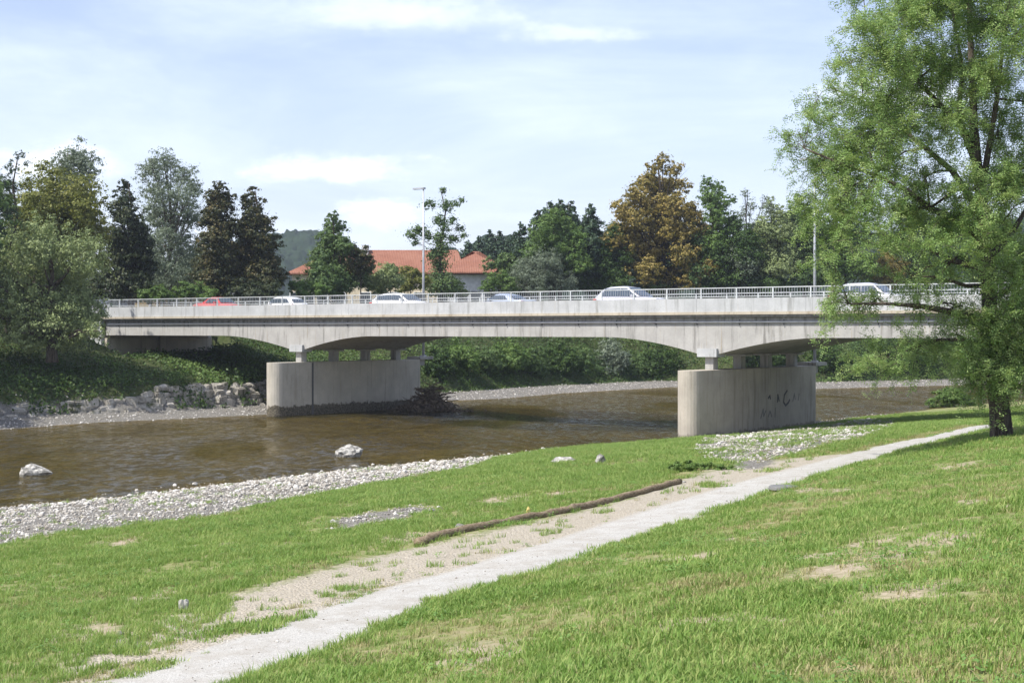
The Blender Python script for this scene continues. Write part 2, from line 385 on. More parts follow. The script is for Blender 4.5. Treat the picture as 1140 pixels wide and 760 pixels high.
M_lip = mat_concrete('cream_concrete', (.47,.42,.33), (.22,.17,.11), .7)
M_gird = mat_concrete('girder_concrete', (.41,.40,.375), (.15,.145,.13), .8, zdrip=(6.5, .55))
M_pierL = mat_concrete('pier_concrete_algae', (.47,.44,.37), (.25,.23,.18), .6, (.62, .95))
M_pierR = mat_concrete('pier_concrete', (.45,.41,.34), (.22,.20,.155), .7, (.12, .6))
M_abut = mat_concrete('abutment_concrete', (.48,.43,.35), (.2,.17,.13), .6)
M_rail = mat_plain('galvanised_rail', (.55,.57,.56), .5, .3)
M_dark = mat_plain('dark_metal', (.10,.10,.10), .6, .3)
M_pipe = mat_plain('grey_pipe', (.42,.43,.44), .45, .4)
M_asph = mat_plain('asphalt', (.055,.055,.058), .9)
M_walk = mat_plain('pavement_concrete', (.30,.29,.27), .9)
M_white = mat_plain('white_paint', (.75,.75,.73), .6)
M_stone = mat_plain('white_limestone', (.34,.33,.30), .9, 0, .2, .55, 6, .10)
M_grstone = mat_plain('grey_stone', (.30,.29,.26), .9, 0, .2, .35, 4, .05)
M_wood = None
def mat_wood():
    m = bpy.data.materials.new('weathered_log'); b = NB(nodes_of(m)); P = b.pos()
    n = b.noise(b.scalev(P, (6, 3, 14)), 3, 6, .7)
    c = b.ramp(n, [(.3, (.07,.05,.03)), (.5, (.20,.155,.10)), (.75, (.33,.28,.20))])
    b.out(b.principled(c, .9, b.bump(n, .8, .02), .15)); return m
M_wood = mat_wood()
def mat_bark(name, c0, c1):
    m = bpy.data.materials.new(name); b = NB(nodes_of(m)); P = b.pos()
    n = b.noise(b.scalev(P, (9, 9, 1.6)), 1.6, 6, .7, dist=.5)
    c = b.ramp(n, [(.35, c0), (.62, c1)])
    b.out(b.principled(c, .95, b.bump(n, 1, .06), .1)); return m
B_grey = mat_bark('grey_bark', (.035,.028,.022), (.16,.135,.11))
B_dark = mat_bark('dark_bark', (.02,.016,.012), (.08,.065,.05))
def mat_leaf(name, cols, trans=.35, nscale=.5):
    m = bpy.data.materials.new(name); b = NB(nodes_of(m))
    t = b.attr('tint'); n = b.noise(b.pos(), nscale, 3, .6)
    f = b.math('ADD', b.math('MULTIPLY', t, .6), b.math('MULTIPLY', b.math('SUBTRACT', n, .25), .75), clamp=True)
    c = b.ramp(f, [(.1, cols[0]), (.5, cols[1]), (.9, cols[2])])
    d = b.principled(c, .55, None, .25)
    tr = b.n('ShaderNodeBsdfTranslucent', i_Color=b.mix(.35, c, (.20,.26,.03)))
    b.out(b.n('ShaderNodeMixShader', i_0=trans, i_1=d, i_2=tr)); return m
L = {
 'locust': mat_leaf('locust_leaf', [(0.173,0.288,0.094), (0.273,0.403,0.137), (0.447,0.518,0.216)], .45, .8),
 'willow': mat_leaf('willow_leaf', [(0.146,0.195,0.078), (0.244,0.303,0.127), (0.371,0.420,0.195)], .3),
 'olive':  mat_leaf('olive_leaf', [(0.102,0.123,0.026), (0.174,0.189,0.043), (0.275,0.261,0.072)], .3),
 'purple': mat_leaf('dark_leaf', [(.014,.026,.011), (.034,.050,.020), (.085,.088,.035)], .14),
 'rust':   mat_leaf('dark_rusty_leaf', [(.018,.032,.012), (.050,.056,.020), (.17,.125,.045)], .16),
 'silver': mat_leaf('silver_leaf', [(0.108,0.142,0.088), (0.176,0.216,0.149), (0.270,0.317,0.236)], .3),
 'green':  mat_leaf('mid_green_leaf', [(0.045,0.090,0.027), (0.090,0.150,0.048), (0.165,0.225,0.075)], .3),
 'fresh':  mat_leaf('fresh_green_leaf', [(0.061,0.115,0.027), (0.115,0.196,0.047), (0.203,0.284,0.081)], .35),
 'conifer':mat_leaf('conifer_needles', [(0.020,0.043,0.022), (0.038,0.070,0.035), (0.068,0.108,0.054)], .1),
 'chestnut':mat_leaf('brown_chestnut_leaf', [(.11,.105,.026), (.27,.21,.055), (.46,.34,.125)], .28, .35),
 'ivy':    mat_leaf('ivy_leaf', [(0.020,0.045,0.010), (0.045,0.088,0.018), (0.106,0.163,0.037)], .2, .3),
 'weedleaf': mat_leaf('weed_leaf', [(.07,.15,.035), (.13,.25,.06), (.24,.36,.11)], .35, 1.5),
 'straw':  mat_leaf('dry_straw', [(.22,.20,.08), (.36,.33,.15), (.48,.44,.24)], .3, .7),
 'grass':  mat_leaf('grass_blade', [(.12,.235,.036), (.225,.35,.080), (.42,.45,.16)], .42, 1.3),
}

# ------------------------------------------------------------------ leaves and trees
def leaf_mesh(name, Cn, Nn, l, wd, droop=None, tint=None, g=rng):
    """one rhombic leaf per centre; Nn = facing direction"""
    n = len(Cn); Nn = Nn/(np.linalg.norm(Nn, axis=1, keepdims=True)+1e-9)
    a = g.normal(size=(n, 3))
    if droop is not None: a = a+np.array([0, 0, -droop])
    a = a-Nn*(a*Nn).sum(1, keepdims=True); a /= np.linalg.norm(a, axis=1, keepdims=True)+1e-9
    c = np.cross(Nn, a); s = g.uniform(.6, 1.3, (n, 1))
    V = np.stack([Cn-a*l*s*.5, Cn+c*wd*s*.5+Nn*wd*.12, Cn+a*l*s*.5, Cn-c*wd*s*.5+Nn*wd*.12], 1).reshape(-1, 3)
    me = np_mesh(name, V, np.arange(4*n).reshape(n, 4))
    t = g.random(n) if tint is None else tint
    put_attr(me, 'tint', np.repeat(t, 4)); return me
def blob_leaves(blobs, n, clump=.36, g=rng, fill=.25, up=.3):
    """leaf centres and facings, gathered in clumps over the outside of each blob"""
    r = np.array([q[3] for q in blobs]); wgt = r**2.1; wgt /= wgt.sum(); Cs, Ns, T = [], [], []
    for (x, y, z, rr), wg in zip(blobs, wgt):
        m = max(30, int(n*wg)); K = max(14, int(18+rr*16))
        d = g.normal(size=(K, 3)); d /= np.linalg.norm(d, axis=1, keepdims=True)
        rad = np.where(g.random(K) < fill, g.uniform(.1, .6, K), g.uniform(.6, 1.12, K))[:, None]
        sc = np.array([x, y, z])+d*rad*rr*np.array([1, 1, .92])
        k = g.integers(0, K, m); o = g.normal(size=(m, 3)); o /= np.linalg.norm(o, axis=1, keepdims=True)
        sr = (clump*rr*g.uniform(.55, 1.15, K))[k][:, None]
        p = sc[k]+o*sr*np.abs(g.normal(size=(m, 1)))*.62*np.array([1.1, 1.1, .62])
        Cs.append(p); Ns.append(o*.8+(p-np.array([x, y, z]))/rr*.6+np.array([0, 0, up])+g.normal(size=(m, 3))*.45)
        T.append(np.clip(g.random(m)*.7+g.random(K)[k]*.3, 0, 1))
    return np.concatenate(Cs), np.concatenate(Ns), np.concatenate(T)
def limbs(bm, base, top, blobs, tr, g, wig=.05, twigs=0, level=False):
    base = Vector(base); top = Vector(top); n = 7; ax = []
    Hh = (top-base).length
    for i in range(n):
        t = i/(n-1); p = base.lerp(top, t)
        if 0 < i: p += Vector((g.normal(), g.normal(), 0))*Hh*wig*.35*(t)
        ax.append(p)
    tube(bm, [base-Vector((0, 0, .4))]+ax, [tr*1.35, tr*1.15]+[tr*(1-.85*i/(n-1)) for i in range(1, n)], 10)
    for (x, y, z, rr) in blobs:
        q = Vector((x, y, z)); t = min(.92, max(.18, ((q.z-base.z)/Hh)*(.72 if not level else 1.0)-.05+g.uniform(-.05, .05)))
        k = t*(n-1); i = int(k); a = ax[i].lerp(ax[min(i+1, n-1)], k-i)
        r0 = tr*(1-.85*t)*(.55 if not level else .35); d = q-a
        mid = a+d*.45+Vector((0, 0, -d.length*.06)); m2 = a+d*.8+Vector((0, 0, d.length*.03))
        tube(bm, [a, mid, m2, q+d*.12], [r0, r0*.65, r0*.4, r0*.12], 6)
        for _ in range(twigs):
            e = q+Vector(g.normal(size=3))*rr*.55
            s = a.lerp(q, g.uniform(.5, .95)); tube(bm, [s, s.lerp(e, .5)+Vector((0,0,rr*.08)), e], [r0*.3, r0*.2, r0*.06], 4)
def tree(name, label, cat, base, blobs, n, l, wd, leaf, bark, tr, group=None, droop=None, top=None, clump=.42, seed=0, twigs=2, up=.3, fill=.25, level=False, parts=('trunk','crown')):
    g = np.random.default_rng(seed+100)
    root = empty(name, base, 0, label, cat, group); B = Vector(base)
    if top is None:
        hi = max(blobs, key=lambda q: q[2]); top = (B.x*.4+hi[0]*.6, B.y*.5+hi[1]*.5, hi[2]+hi[3]*.2)
    bm = bmesh.new(); limbs(bm, base, top, blobs, tr, g, twigs=twigs, level=level)
    bmesh.ops.translate(bm, verts=bm.verts, vec=-B)
    obj(parts[0], bm, bark, root, True)
    Cn, Nn, T = blob_leaves(blobs, n, clump, g, fill, up)
    link_mesh(parts[1], leaf_mesh(name+'_leaves', Cn-np.array(B), Nn, l, wd, droop, T, g), leaf, root)
    return root
def tree_px(name, label, cat, Y, bx, blobs, n, leaf, bark=B_dark, l=.30, wd=.20, tr=None, depth=.8, seed=0, basez=None, **kw):
    """blobs: (px, py, radius px) as measured on the photograph at distance Y, spread in depth"""
    g = np.random.default_rng(seed+500); out = []
    if basez is None and name not in ('bush',):        # its foot belongs on the top of the far bank
        for _ in range(80):
            if -float(polyd(np.array([(bx-PXC)/FPX*Y]), np.array([Y]), FAR)[0]) > 17: break
            Y += 1.0
    n = int(n*2.3); l *= .88; wd *= .88
    xs = [q[0] for q in blobs]; half = (max(xs)-min(xs))/2+max(q[2] for q in blobs)
    for (px, py, r) in blobs:
        rm = r*1.24/FPX*Y; dy = g.uniform(-1, 1)*depth*half/FPX*Y*.6
        p = at(px, py, Y+dy); out.append((p.x, p.y, p.z, rm))
        if r > 9:                                      # a lobe in front and one behind
            for sgn in (-1, 1):
                p = at(px+g.uniform(-.4,.4)*r, py+g.uniform(0,.6)*r, Y+dy+sgn*rm*.9); out.append((p.x, p.y, p.z, rm*.75))
    X = (bx-PXC)/FPX*Y; z = gz(X, Y) if basez is None else basez
    if basez is None: z = max(z, 1.0)
    H = max(q[2]+q[3] for q in out)-z
    return tree(name, label, cat, (X, Y, z), out, n, l, wd, leaf, bark, tr or max(.10, H*.022), seed=seed, **kw)

# ------------------------------------------------------------------ the bridge
BX0, BX1 = -51.6, 21.0; PX = (0.0, -31.3); T1 = 10.8
bridge = empty('road_bridge', (10.35, 80, 0), math.atan2(-.609, .793), 'long grey concrete road bridge on two tall river piers with pale parapet and steel railing', 'bridge')
def zb(x):
    z = 5.24
    for xp in PX:
        u = abs(x-xp); Lh = 6.6 if not (xp == PX[1] and x < xp) else 7.4
        if u < .45: z = min(z, 4.30)
        elif u < Lh: z = min(z, 5.24-.94*(1-(u-.45)/(Lh-.45))**1.75)
    return z
xs = sorted(set([BX0, BX1]+[xp+k*.35 for xp in PX for k in range(-22, 23)]+[float(v) for v in range(-51, 21, 2)]))
xs = [x for x in xs if BX0 <= x <= BX1]
bm = bmesh.new()
prism(bm, [(x, zb(x)) for x in xs]+[(x, 6.33) for x in reversed(xs)], .35, T1-.35)
obj('girder', bm, M_gird, bridge)
bm = bmesh.new(); box(bm, BX0-.3, BX1, .06, T1-.06, 6.334, 6.54); obj('deck_slab', bm, M_gird, bridge)
for y0, y1, yl in ((0.02, .34, -.05), (T1-.34, T1-.02, T1-.35)):
    bm = bmesh.new(); x = BX0-7
    while x < BX1+6:                                    # panels cast in lengths with thin joints
        box(bm, x+.006, min(x+6.45, BX1+6)-.006, y0, y1, 6.60, 7.33); x += 6.45
    obj('parapet', bm, M_par, bridge, bev=.012)
    bm = bmesh.new(); box(bm, BX0-7, BX1+6, yl, yl+.40, 6.455, 6.60); obj('edge_beam', bm, M_lip, bridge, bev=.012)
bm = bmesh.new(); box(bm, BX0-.3, BX1, .35, 1.95, 6.545, 6.72); obj('footway', bm, M_walk, bridge)
bm = bmesh.new(); box(bm, BX0-.3, BX1, T1-1.95, T1-.36, 6.545, 6.72); obj('footway', bm, M_walk, bridge)
bm = bmesh.new(); box(bm, BX0-.3, BX1, 1.955, T1-1.955, 6.544, 6.60); obj('road_surface', bm, M_asph, bridge)
for k in range(12):
    bm = bmesh.new(); box(bm, BX0+k*6.2, BX0+k*6.2+3, T1/2-.06, T1/2+.06, 6.6035, 6.6045); obj('lane_marking', bm, M_white, bridge)
for yy in (.18, T1-.18):                                # railings
    bm = bmesh.new(); box(bm, BX0-7, BX1+6, yy-.035, yy+.035, 7.845, 7.895)
    rl = obj('railing', bm, M_rail, bridge)
    bm = bmesh.new(); box(bm, BX0-7, BX1+6, yy-.018, yy+.018, 7.40, 7.435); obj('bottom_rail', bm, M_rail, rl)
    x = BX0-6.8; k = 0
    while x < BX1+5.5:
        bm = bmesh.new(); box(bm, x-.035, x+.035, yy-.03, yy+.03, 7.332, 7.844); obj('post', bm, M_rail, rl)
        bm = bmesh.new(); q = x+.16
        while q < x+2.1: box(bm, q-.008, q+.008, yy-.008, yy+.008, 7.436, 7.843); q += .155
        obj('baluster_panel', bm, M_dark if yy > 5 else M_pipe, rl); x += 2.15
bm = bmesh.new(); tube(bm, [(BX0+.3, .27, 6.06), (BX1, .27, 6.06)], .055, 8); pp = obj('service_pipe', bm, M_pipe, bridge, True)
x = BX0+1.5
while x < BX1:
    bm = bmesh.new(); box(bm, x-.03, x+.03, .205, .349, 5.97, 6.004); box(bm, x-.03, x+.03, .328, .348, 5.90, 6.2); obj('pipe_bracket', bm, M_dark, pp); x += 2.6
# drain spouts/dark weep holes under the edge
for i, xp in enumerate(PX):
    # pier wall with rounded ends
    w2 = .66; y0, y1 = -2.2+w2, 12.4-w2; outl = []
    for k in range(13): a = math.pi+math.pi*k/12; outl.append((xp+w2*math.cos(a), y0+w2*math.sin(a)))
    for k in range(13): a = math.pi*k/12; outl.append((xp+w2*math.cos(a), y1+w2*math.sin(a)))
    bm = bmesh.new(); lo = [bm.verts.new((x, y, -1.0)) for x, y in outl]; hi = [bm.verts.new((x, y, 3.50)) for x, y in outl]
    n = len(outl); bm.faces.new(lo[::-1]); bm.faces.new(hi)
    for k in range(n): bm.faces.new((lo[k], lo[(k+1) % n], hi[(k+1) % n], hi[k]))
    pier = obj('pier', bm, M_pierR if i == 0 else M_pierL, bridge, bev=.02)
    if i == 1:
        bm = bmesh.new(); box(bm, xp+w2+.003, xp+w2+.02, 1.0, 1.16, .05, 3.45); obj('joint_strip', bm, M_dark, pier)
    bm = bmesh.new(); box(bm, xp-.62, xp+.62, 12.0, 13.5, 3.503, 3.70)
    prism(bm, [(xp-.3, 3.5), (xp+.3, 3.5), (xp+.3, 3.05), (xp-.3, 3.05)], 12.41, 12.9); obj('rear_bracket', bm, M_gird, pier)
    for j, t in enumerate((.68, 3.75, 6.9, 10.05)):
        bm = bmesh.new(); box(bm, xp-.25, xp+.25, t-.25, t+.25, 3.503, 4.19); obj('column', bm, M_gird, pier, bev=.02)
        bm = bmesh.new(); box(bm, xp-.60, xp+.60, t-.42-(.10 if j == 0 else 0), t+.42, 4.192, 4.64 if j == 0 else 4.297); obj('column_cap', bm, M_gird if j else M_par, pier, bev=.015)
    # white bearing block face already in the cap
for xa, s in ((BX0, -1), (BX1, 1)):
    bm = bmesh.new()
    if s < 0: box(bm, xa-2.2, xa+.15, .3, T1-.3, 1.0, 5.03); box(bm, xa-2.2, xa-.4, .3, T1-.3, 5.0, 6.33); box(bm, xa+.151, xa+.5, 5.0, 5.6, 1.0, 5.2)
    else: box(bm, xa-.15, xa+2.2, .3, T1-.3, 1.0, 6.33)
    obj('abutment', bm, M_abut, bridge)
    for yq in (0.04, T1-.34):
        bm = bmesh.new(); box(bm, min(xa+s*.2, xa+s*7), max(xa+s*.2, xa+s*7), yq, yq+.28, 4.0, 6.45); obj('wing_wall', bm, M_par, bridge)
# spray paint on the long face of the right pier (illegible, faded): strokes in the face plane
def strokes(name, col, L_, parent, x, wd):
    m = mat_plain(name+'_paint', col, .8, var=.3, scale=12)
    bm = bmesh.new()
    for pts in L_:
        for (a, c) in zip(pts, pts[1:]):
            a = Vector((0, a[0], a[1])); c = Vector((0, c[0], c[1])); d = (c-a).normalized(); nrm_ = Vector((0, -d.z, d.y))*wd/2
            e = d*wd*.3
            v = [bm.verts.new(q+Vector((x+.004, 0, 0))) for q in (a-nrm_-e, c-nrm_+e, c+nrm_+e, a+nrm_-e)]; bm.faces.new(v)
    bmesh.ops.recalc_face_normals(bm, faces=bm.faces)
    return obj(name, bm, m, parent)
pierR = [o for o in bridge.children if o.name == 'pier'][0]
strokes('black_graffiti', (.09,.085,.075), [[(5.9,1.80),(6.1,1.92),(6.15,1.75)], [(7.0,1.55),(7.05,1.95),(7.2,1.60)],
    [(8.2,2.15),(7.85,1.9),(7.75,1.5),(8.0,1.3),(8.35,1.45),(8.5,1.6)]], pierR, .66, .13)
strokes('grey_graffiti', (.19,.185,.17), [[(8.9,1.5),(9.1,1.95),(9.2,1.6)], [(9.6,1.55),(9.7,1.9)], [(5.0,.7),(5.3,1.2),(5.35,.8),(5.6,1.1)],
    [(5.9,.75),(6.1,1.05),(6.3,.75)], [(6.7,.7),(6.75,1.2)]], pierR, .66, .10)

def bw(x, t, z): return bridge.matrix_basis @ Vector((x, t, z))
bridge_rot = bridge.rotation_euler.z
def bx_at(px, t):                                     # bridge chainage whose point at offset t is seen at px
    k = (px-PXC)/FPX
    # X = 10.35+.793x+.609t ; Y = 80-.609x+.793t ; X = kY
    return (k*(80+.793*t)-10.35-.609*t)/(.793+.609*k)

# roads at both ends
bm = bmesh.new()
for a, c in ((BX0-60, BX0-.31), (BX1+.01, BX1+60)):
    vs = [bm.verts.new(bw(x, t, 6.60)) for x, t in ((a,1.955),(c,1.955),(c,T1-1.955),(a,T1-1.955))]; bm.faces.new(vs)
tag(obj('road', bm, M_asph), kind='structure')

# street lamps on the rear pier brackets
for i, (xp, lab) in enumerate(((PX[1], 'tall grey street lamp behind the bridge railing above the left pier'), (PX[0], 'tall grey street lamp behind the bridge railing above the right pier beside the leafy tree'))):
    p = bw(xp+(.0), 13.1, 3.70)
    lamp = empty('street_lamp', p, bridge_rot, lab, 'street lamp', 'street lamps along the bridge')
    bm = bmesh.new(); tube(bm, [(0,0,0), (0,0,6), (0,0,12.25)], [.10, .085, .05], 8); obj('pole', bm, M_pipe, lamp, True)
    bm = bmesh.new(); box(bm, -.16, .16, -.16, .16, 0.001, .10); obj('base_plate', bm, M_pipe, lamp)
    bm = bmesh.new(); box(bm, -.95, .12, -.12, .12, 12.25, 12.37); obj('lamp_head', bm, M_pipe, lamp, bev=.03)

# ------------------------------------------------------------------ cars
M_glass = mat_plain('car_glass', (.05,.07,.09), .08, 0, .8)
M_tyre = mat_plain('tyre', (.02,.02,.02), .9); M_rim = mat_plain('alloy_rim', (.5,.5,.5), .3, .8)
M_red_l = mat_plain('tail_lamp', (.45,.03,.02), .3); M_head_l = mat_plain('head_lamp', (.8,.8,.8), .15)
def mat_paint(nm, col):
    m = bpy.data.materials.new(nm); b = NB(nodes_of(m)); p = b.principled(b.mix(b.noise(b.pos(), 2), col, tuple(x*.93 for x in col)), .32, None, .6)
    p.inputs['Coat Weight'].default_value = .6; p.inputs['Coat Roughness'].default_value = .05; b.out(p); return m
def car(label, loc, rz, paint, Lc=4.4, H=1.48, kind='hatch', group='cars on the bridge'):
    r = empty('car', loc, rz, label, 'car', group); hl = Lc/2; W = .88
    belt = .97; bm = bmesh.new()
    # lower body: cross sections along x (x, bottom, top, half width)
    nose = .78 if kind != 'wagon' else .84
    secs = [(-hl,.42,.78,.66), (-hl+.06,.30,.96,.80), (-hl+.35,.24,belt+.03,.86), (-hl+1.2,.22,belt,W), (0,.20,belt-.01,W), (hl-1.35,.22,belt-.03,W), (hl-.9,.22,belt-.09,.87), (hl-.35,.26,nose+.03,.82), (hl-.08,.32,nose-.08,.72), (hl,.40,.58,.62)]
    rings = []
    for x, zl, zh, hw in secs:
        zm = (zl+zh)/2
        pr = [(-hw*.90, zl), (-hw, zl+.10), (-hw*1.01, zm), (-hw*.97, zh-.08), (-hw*.86, zh), (0, zh+.025), (hw*.86, zh), (hw*.97, zh-.08), (hw*1.01, zm), (hw, zl+.10), (hw*.90, zl), (0, zl)]
        rings.append([bm.verts.new((x, y, z)) for y, z in pr])
    for a, c in zip(rings, rings[1:]):
        for k in range(12): bm.faces.new((a[k], c[k], c[(k+1) % 12], a[(k+1) % 12]))
    bm.faces.new(rings[0][::-1]); bm.faces.new(rings[-1])
    # cabin
    if kind == 'wagon': cab = [(-hl+.10,belt-.02,.80), (-hl+.55,H-.16,.62), (-hl+1.05,H-.03,.64), (-.35,H,.66), (.05,H-.05,.64), (hl-1.15,belt-.05,.78)]
    elif kind == 'sedan': cab = [(-hl+.75,belt-.02,.80), (-hl+1.35,H-.09,.62), (-.35,H,.65), (-.1,H,.66), (.25,H-.06,.64), (hl-1.25,belt-.05,.78)]
    else: cab = [(-hl+.08,belt-.02,.80), (-hl+.50,H-.14,.62), (-hl+1.0,H-.02,.64), (-.2,H,.66), (.25,H-.06,.64), (hl-1.2,belt-.05,.78)]
    def ring(x, z, hw): return [bm.verts.new(v) for v in ((x,-.80,belt-.03), (x,-hw-.02,z-.05), (x,-hw+.08,z), (x,0,z+.02), (x,hw-.08,z), (x,hw+.02,z-.05), (x,.80,belt-.03))]
    prev = None
    for x, z, hw in cab:
        c = ring(x, z, hw)
        if prev:
            for k in range(6): bm.faces.new((prev[k], c[k], c[k+1], prev[k+1]))
        prev = c
    obj('body', bm, paint, r, True)
    # glass: side windows, windscreen, rear window (each proud of the cabin skin)
    (xa, za, ha), (xb, zb_, hb), (xe, ze, he), (xf, zf_, hf) = cab[0], cab[1], cab[-2], cab[-1]
    for s in (-1, 1):
        bm = bmesh.new()
        def wp(x, z):
            t = (z-belt)/(H-belt); return (x, s*(.815-.15*t+.012), z)
        zt = H-.11
        cut = .0
        def quad(P_): bm.faces.new([bm.verts.new(wp(*q)) for q in P_])
        quad([(xb-.05, belt+.05), (-.37, belt+.04), (-.37, zt), (xb+.22, zt-.03)])
        quad([(-.34, belt+.04), (xf-.22, belt+.02), (xe+.05, zt-.02), (-.34, zt)])
        obj('side_window', bm, M_glass, r)
        bm = bmesh.new(); box(bm, xf-.52, xf-.38, s*.86 if s > 0 else s*1.03, s*1.03 if s > 0 else s*.86, belt+.0, belt+.12); obj('wing_mirror', bm, paint, r, bev=.02)
        bm = bmesh.new(); box(bm, hl-.30, hl-.06, min(s*.50, s*.79), max(s*.50, s*.79), nose-.13, nose-.005); obj('headlight', bm, M_head_l, r, bev=.02)
        bm = bmesh.new(); box(bm, -hl-.01, -hl+.20, min(s*.60, s*.84), max(s*.60, s*.84), .72, .90); obj('tail_light', bm, M_red_l, r, bev=.02)
        for xw in (-hl+.78, hl-.82):
            bm = bmesh.new(); bmesh.ops.create_cone(bm, cap_ends=True, segments=20, radius1=.32, radius2=.32, depth=.21, matrix=Matrix.Translation((xw, s*.80, .32)) @ Matrix.Rotation(R(90), 4, 'X'))
            wh = obj('wheel', bm, M_tyre, r, bev=.03)
            bm = bmesh.new(); bmesh.ops.create_cone(bm, cap_ends=True, segments=16, radius1=.2, radius2=.17, depth=.03, matrix=Matrix.Translation((xw, s*.915, .32)) @ Matrix.Rotation(R(90*s), 4, 'X')); obj('rim', bm, M_rim, wh)
    bm = bmesh.new(); e = .02
    bm.faces.new([bm.verts.new(v) for v in ((xf-.10+e,-.70,belt+.05), (xf-.10+e,.70,belt+.05), (xe+.06+e,.58,ze+.0), (xe+.06+e,-.58,ze+.0))]); obj('windscreen', bm, M_glass, r)
    bm = bmesh.new()
    bm.faces.new([bm.verts.new(v) for v in ((xa+.08-e,.68,belt+.10), (xa+.08-e,-.68,belt+.10), (xb-.06-e,-.56,zb_-.02), (xb-.06-e,.56,zb_-.02))]); obj('rear_window', bm, M_glass, r)
    return r
P_white = mat_paint('white_car_paint', (.78,.78,.78)); P_silver = mat_paint('silver_car_paint', (.48,.48,.53)); P_blue = mat_paint('blue_grey_car_paint', (.30,.35,.45)); P_red = mat_paint('red_car_paint', (.52,.035,.03))
def bcar(px, t, label, paint, H, kind, right=True, Lc=4.4):
    x = bx_at(px, t); return car(label, bw(x, t, 6.604), bridge_rot+(0 if right else math.pi), paint, Lc, H, kind)
bcar(704, 3.9, 'silver estate car on the bridge in front of the tall brown tree', P_silver, 1.58, 'wagon', True, 4.4)
bcar(449, 3.9, 'white hatchback on the bridge just left of the left street lamp', P_white, 1.44, 'hatch', True, 4.5)
bcar(561, 7.6, 'blue grey saloon car on the bridge heading left, between white and silver cars', P_blue, 1.40, 'sedan', False, 4.4)
bcar(246, 3.9, 'red car on the bridge near its left end', P_red, 1.42, 'sedan', True, 4.2)
bcar(314, 7.6, 'white car heading left on the bridge behind the red one', P_white, 1.46, 'hatch', False, 4.0)
bcar(972, 3.9, 'pale silver car on the bridge half hidden by the foreground tree leaves', P_silver, 1.50, 'hatch', True, 4.3)

# ------------------------------------------------------------------ buildings
M_cream = mat_plain('cream_render', (.58,.50,.36), .9); M_wht = mat_plain('white_render', (.62,.62,.62), .9)
M_win = mat_plain('window_glass', (.06,.07,.08), .1, 0, .8)
def mat_tile():
    m = bpy.data.materials.new('orange_roof_tiles'); b = NB(nodes_of(m)); P = b.pos()
    wv = b.nt.nodes.new('ShaderNodeTexWave'); wv.wave_type = 'BANDS'; wv.bands_direction = 'X'; b.put(wv.inputs['Vector'], P); wv.inputs['Scale'].default_value = 1.6; wv.inputs['Distortion'].default_value = .3
    w2 = b.nt.nodes.new('ShaderNodeTexWave'); w2.bands_direction = 'Z'; b.put(w2.inputs['Vector'], P); w2.inputs['Scale'].default_value = 2.2
    n = b.noise(P, .5, 6, .7); n2 = b.noise(P, 6, 3, .6)
    c = b.ramp(b.math('ADD', b.math('MULTIPLY', n, .6), b.math('MULTIPLY', n2, .4)), [(.3, (.17,.072,.047)), (.5, (.27,.125,.083)), (.72, (.34,.185,.13))])
    c = b.mix(b.math('MULTIPLY', wv.outputs[0], .35), c, (.16,.06,.035)); c = b.mix(b.math('MULTIPLY', w2.outputs[0], .22), c, (.15,.06,.04))
    b.out(b.principled(c, .85, b.bump(wv.outputs[0], .5, .05), .2)); return m
M_tile = mat_tile()
def hip_roof(bm, x0, x1, y0, y1, ze, zr, ov=.6, hipl=None, hipr=None):
    x0 -= ov; x1 += ov; y0 -= ov; y1 += ov; ym = (y0+y1)/2; h = (y1-y0)/2
    hl_ = h if hipl is None else hipl; hr_ = h if hipr is None else hipr
    v = [bm.verts.new(q) for q in ((x0,y0,ze), (x1,y0,ze), (x1,y1,ze), (x0,y1,ze), (x0+hl_,ym,zr), (x1-hr_,ym,zr))]
    u = [bm.verts.new((*q.co[:2], ze-.15)) for q in v[:4]]
    for f in ((v[0],v[1],v[5],v[4]), (v[1],v[2],v[5]), (v[2],v[3],v[4],v[5]), (v[3],v[0],v[4]), (u[3],u[2],u[1],u[0]),
              (u[0],u[1],v[1],v[0]), (u[1],u[2],v[2],v[1]), (u[2],u[3],v[3],v[2]), (u[3],u[0],v[0],v[3])): bm.faces.new(f)
Yh = 172.0; q = lambda px: (px-PXC)/FPX*Yh; hz_ = lambda py: HC-(py-HOR)/FPX*Yh
house = empty('house', (q(440), Yh, 6.3), 0, 'long low house with orange tiled hip roof and cream walls behind the bridge', 'house')
ox, oz = q(440), 6.3
def hb(bm): bmesh.ops.translate(bm, verts=bm.verts, vec=(-ox, -Yh, -oz)); return bm
bm = bmesh.new(); box(bm, q(325), q(500), Yh, Yh+9, 6.0, hz_(305)); wall = obj('wall', hb(bm), M_cream, house)
bm = bmesh.new(); hip_roof(bm, q(325), q(512), Yh, Yh+9, hz_(304), hz_(276), hipr=1.0); rf = obj('roof', hb(bm), M_tile, house)
bm = bmesh.new(); box(bm, q(500)+.02, q(552), Yh-3.5, Yh+7, 6.0, hz_(307)); obj('white_wing', hb(bm), M_wht, house)
bm = bmesh.new(); hip_roof(bm, q(490), q(560), Yh-3.5, Yh+7, hz_(304.5), hz_(279), .9, 5.4, 4.5); obj('roof', hb(bm), M_tile, house)
for px in (322, 337, 352, 372, 400, 430, 460, 486):
    bm = bmesh.new(); box(bm, q(px)-.55+.7, q(px)+.55+.7, Yh-.05, Yh-.005, 8.1, 9.9); wn_ = obj('window', hb(bm), M_win, house)
    bm = bmesh.new(); c0 = q(px)+.7
    for a_, b_, c_, d_ in ((-.66,-.56,8.0,10.0), (.56,.66,8.0,10.0), (-.56,.56,9.9,10.0), (-.56,.56,8.0,8.1)): box(bm, c0+a_, c0+b_, Yh-.09, Yh-.004, c_, d_)
    obj('frame', hb(bm), M_white, wn_)
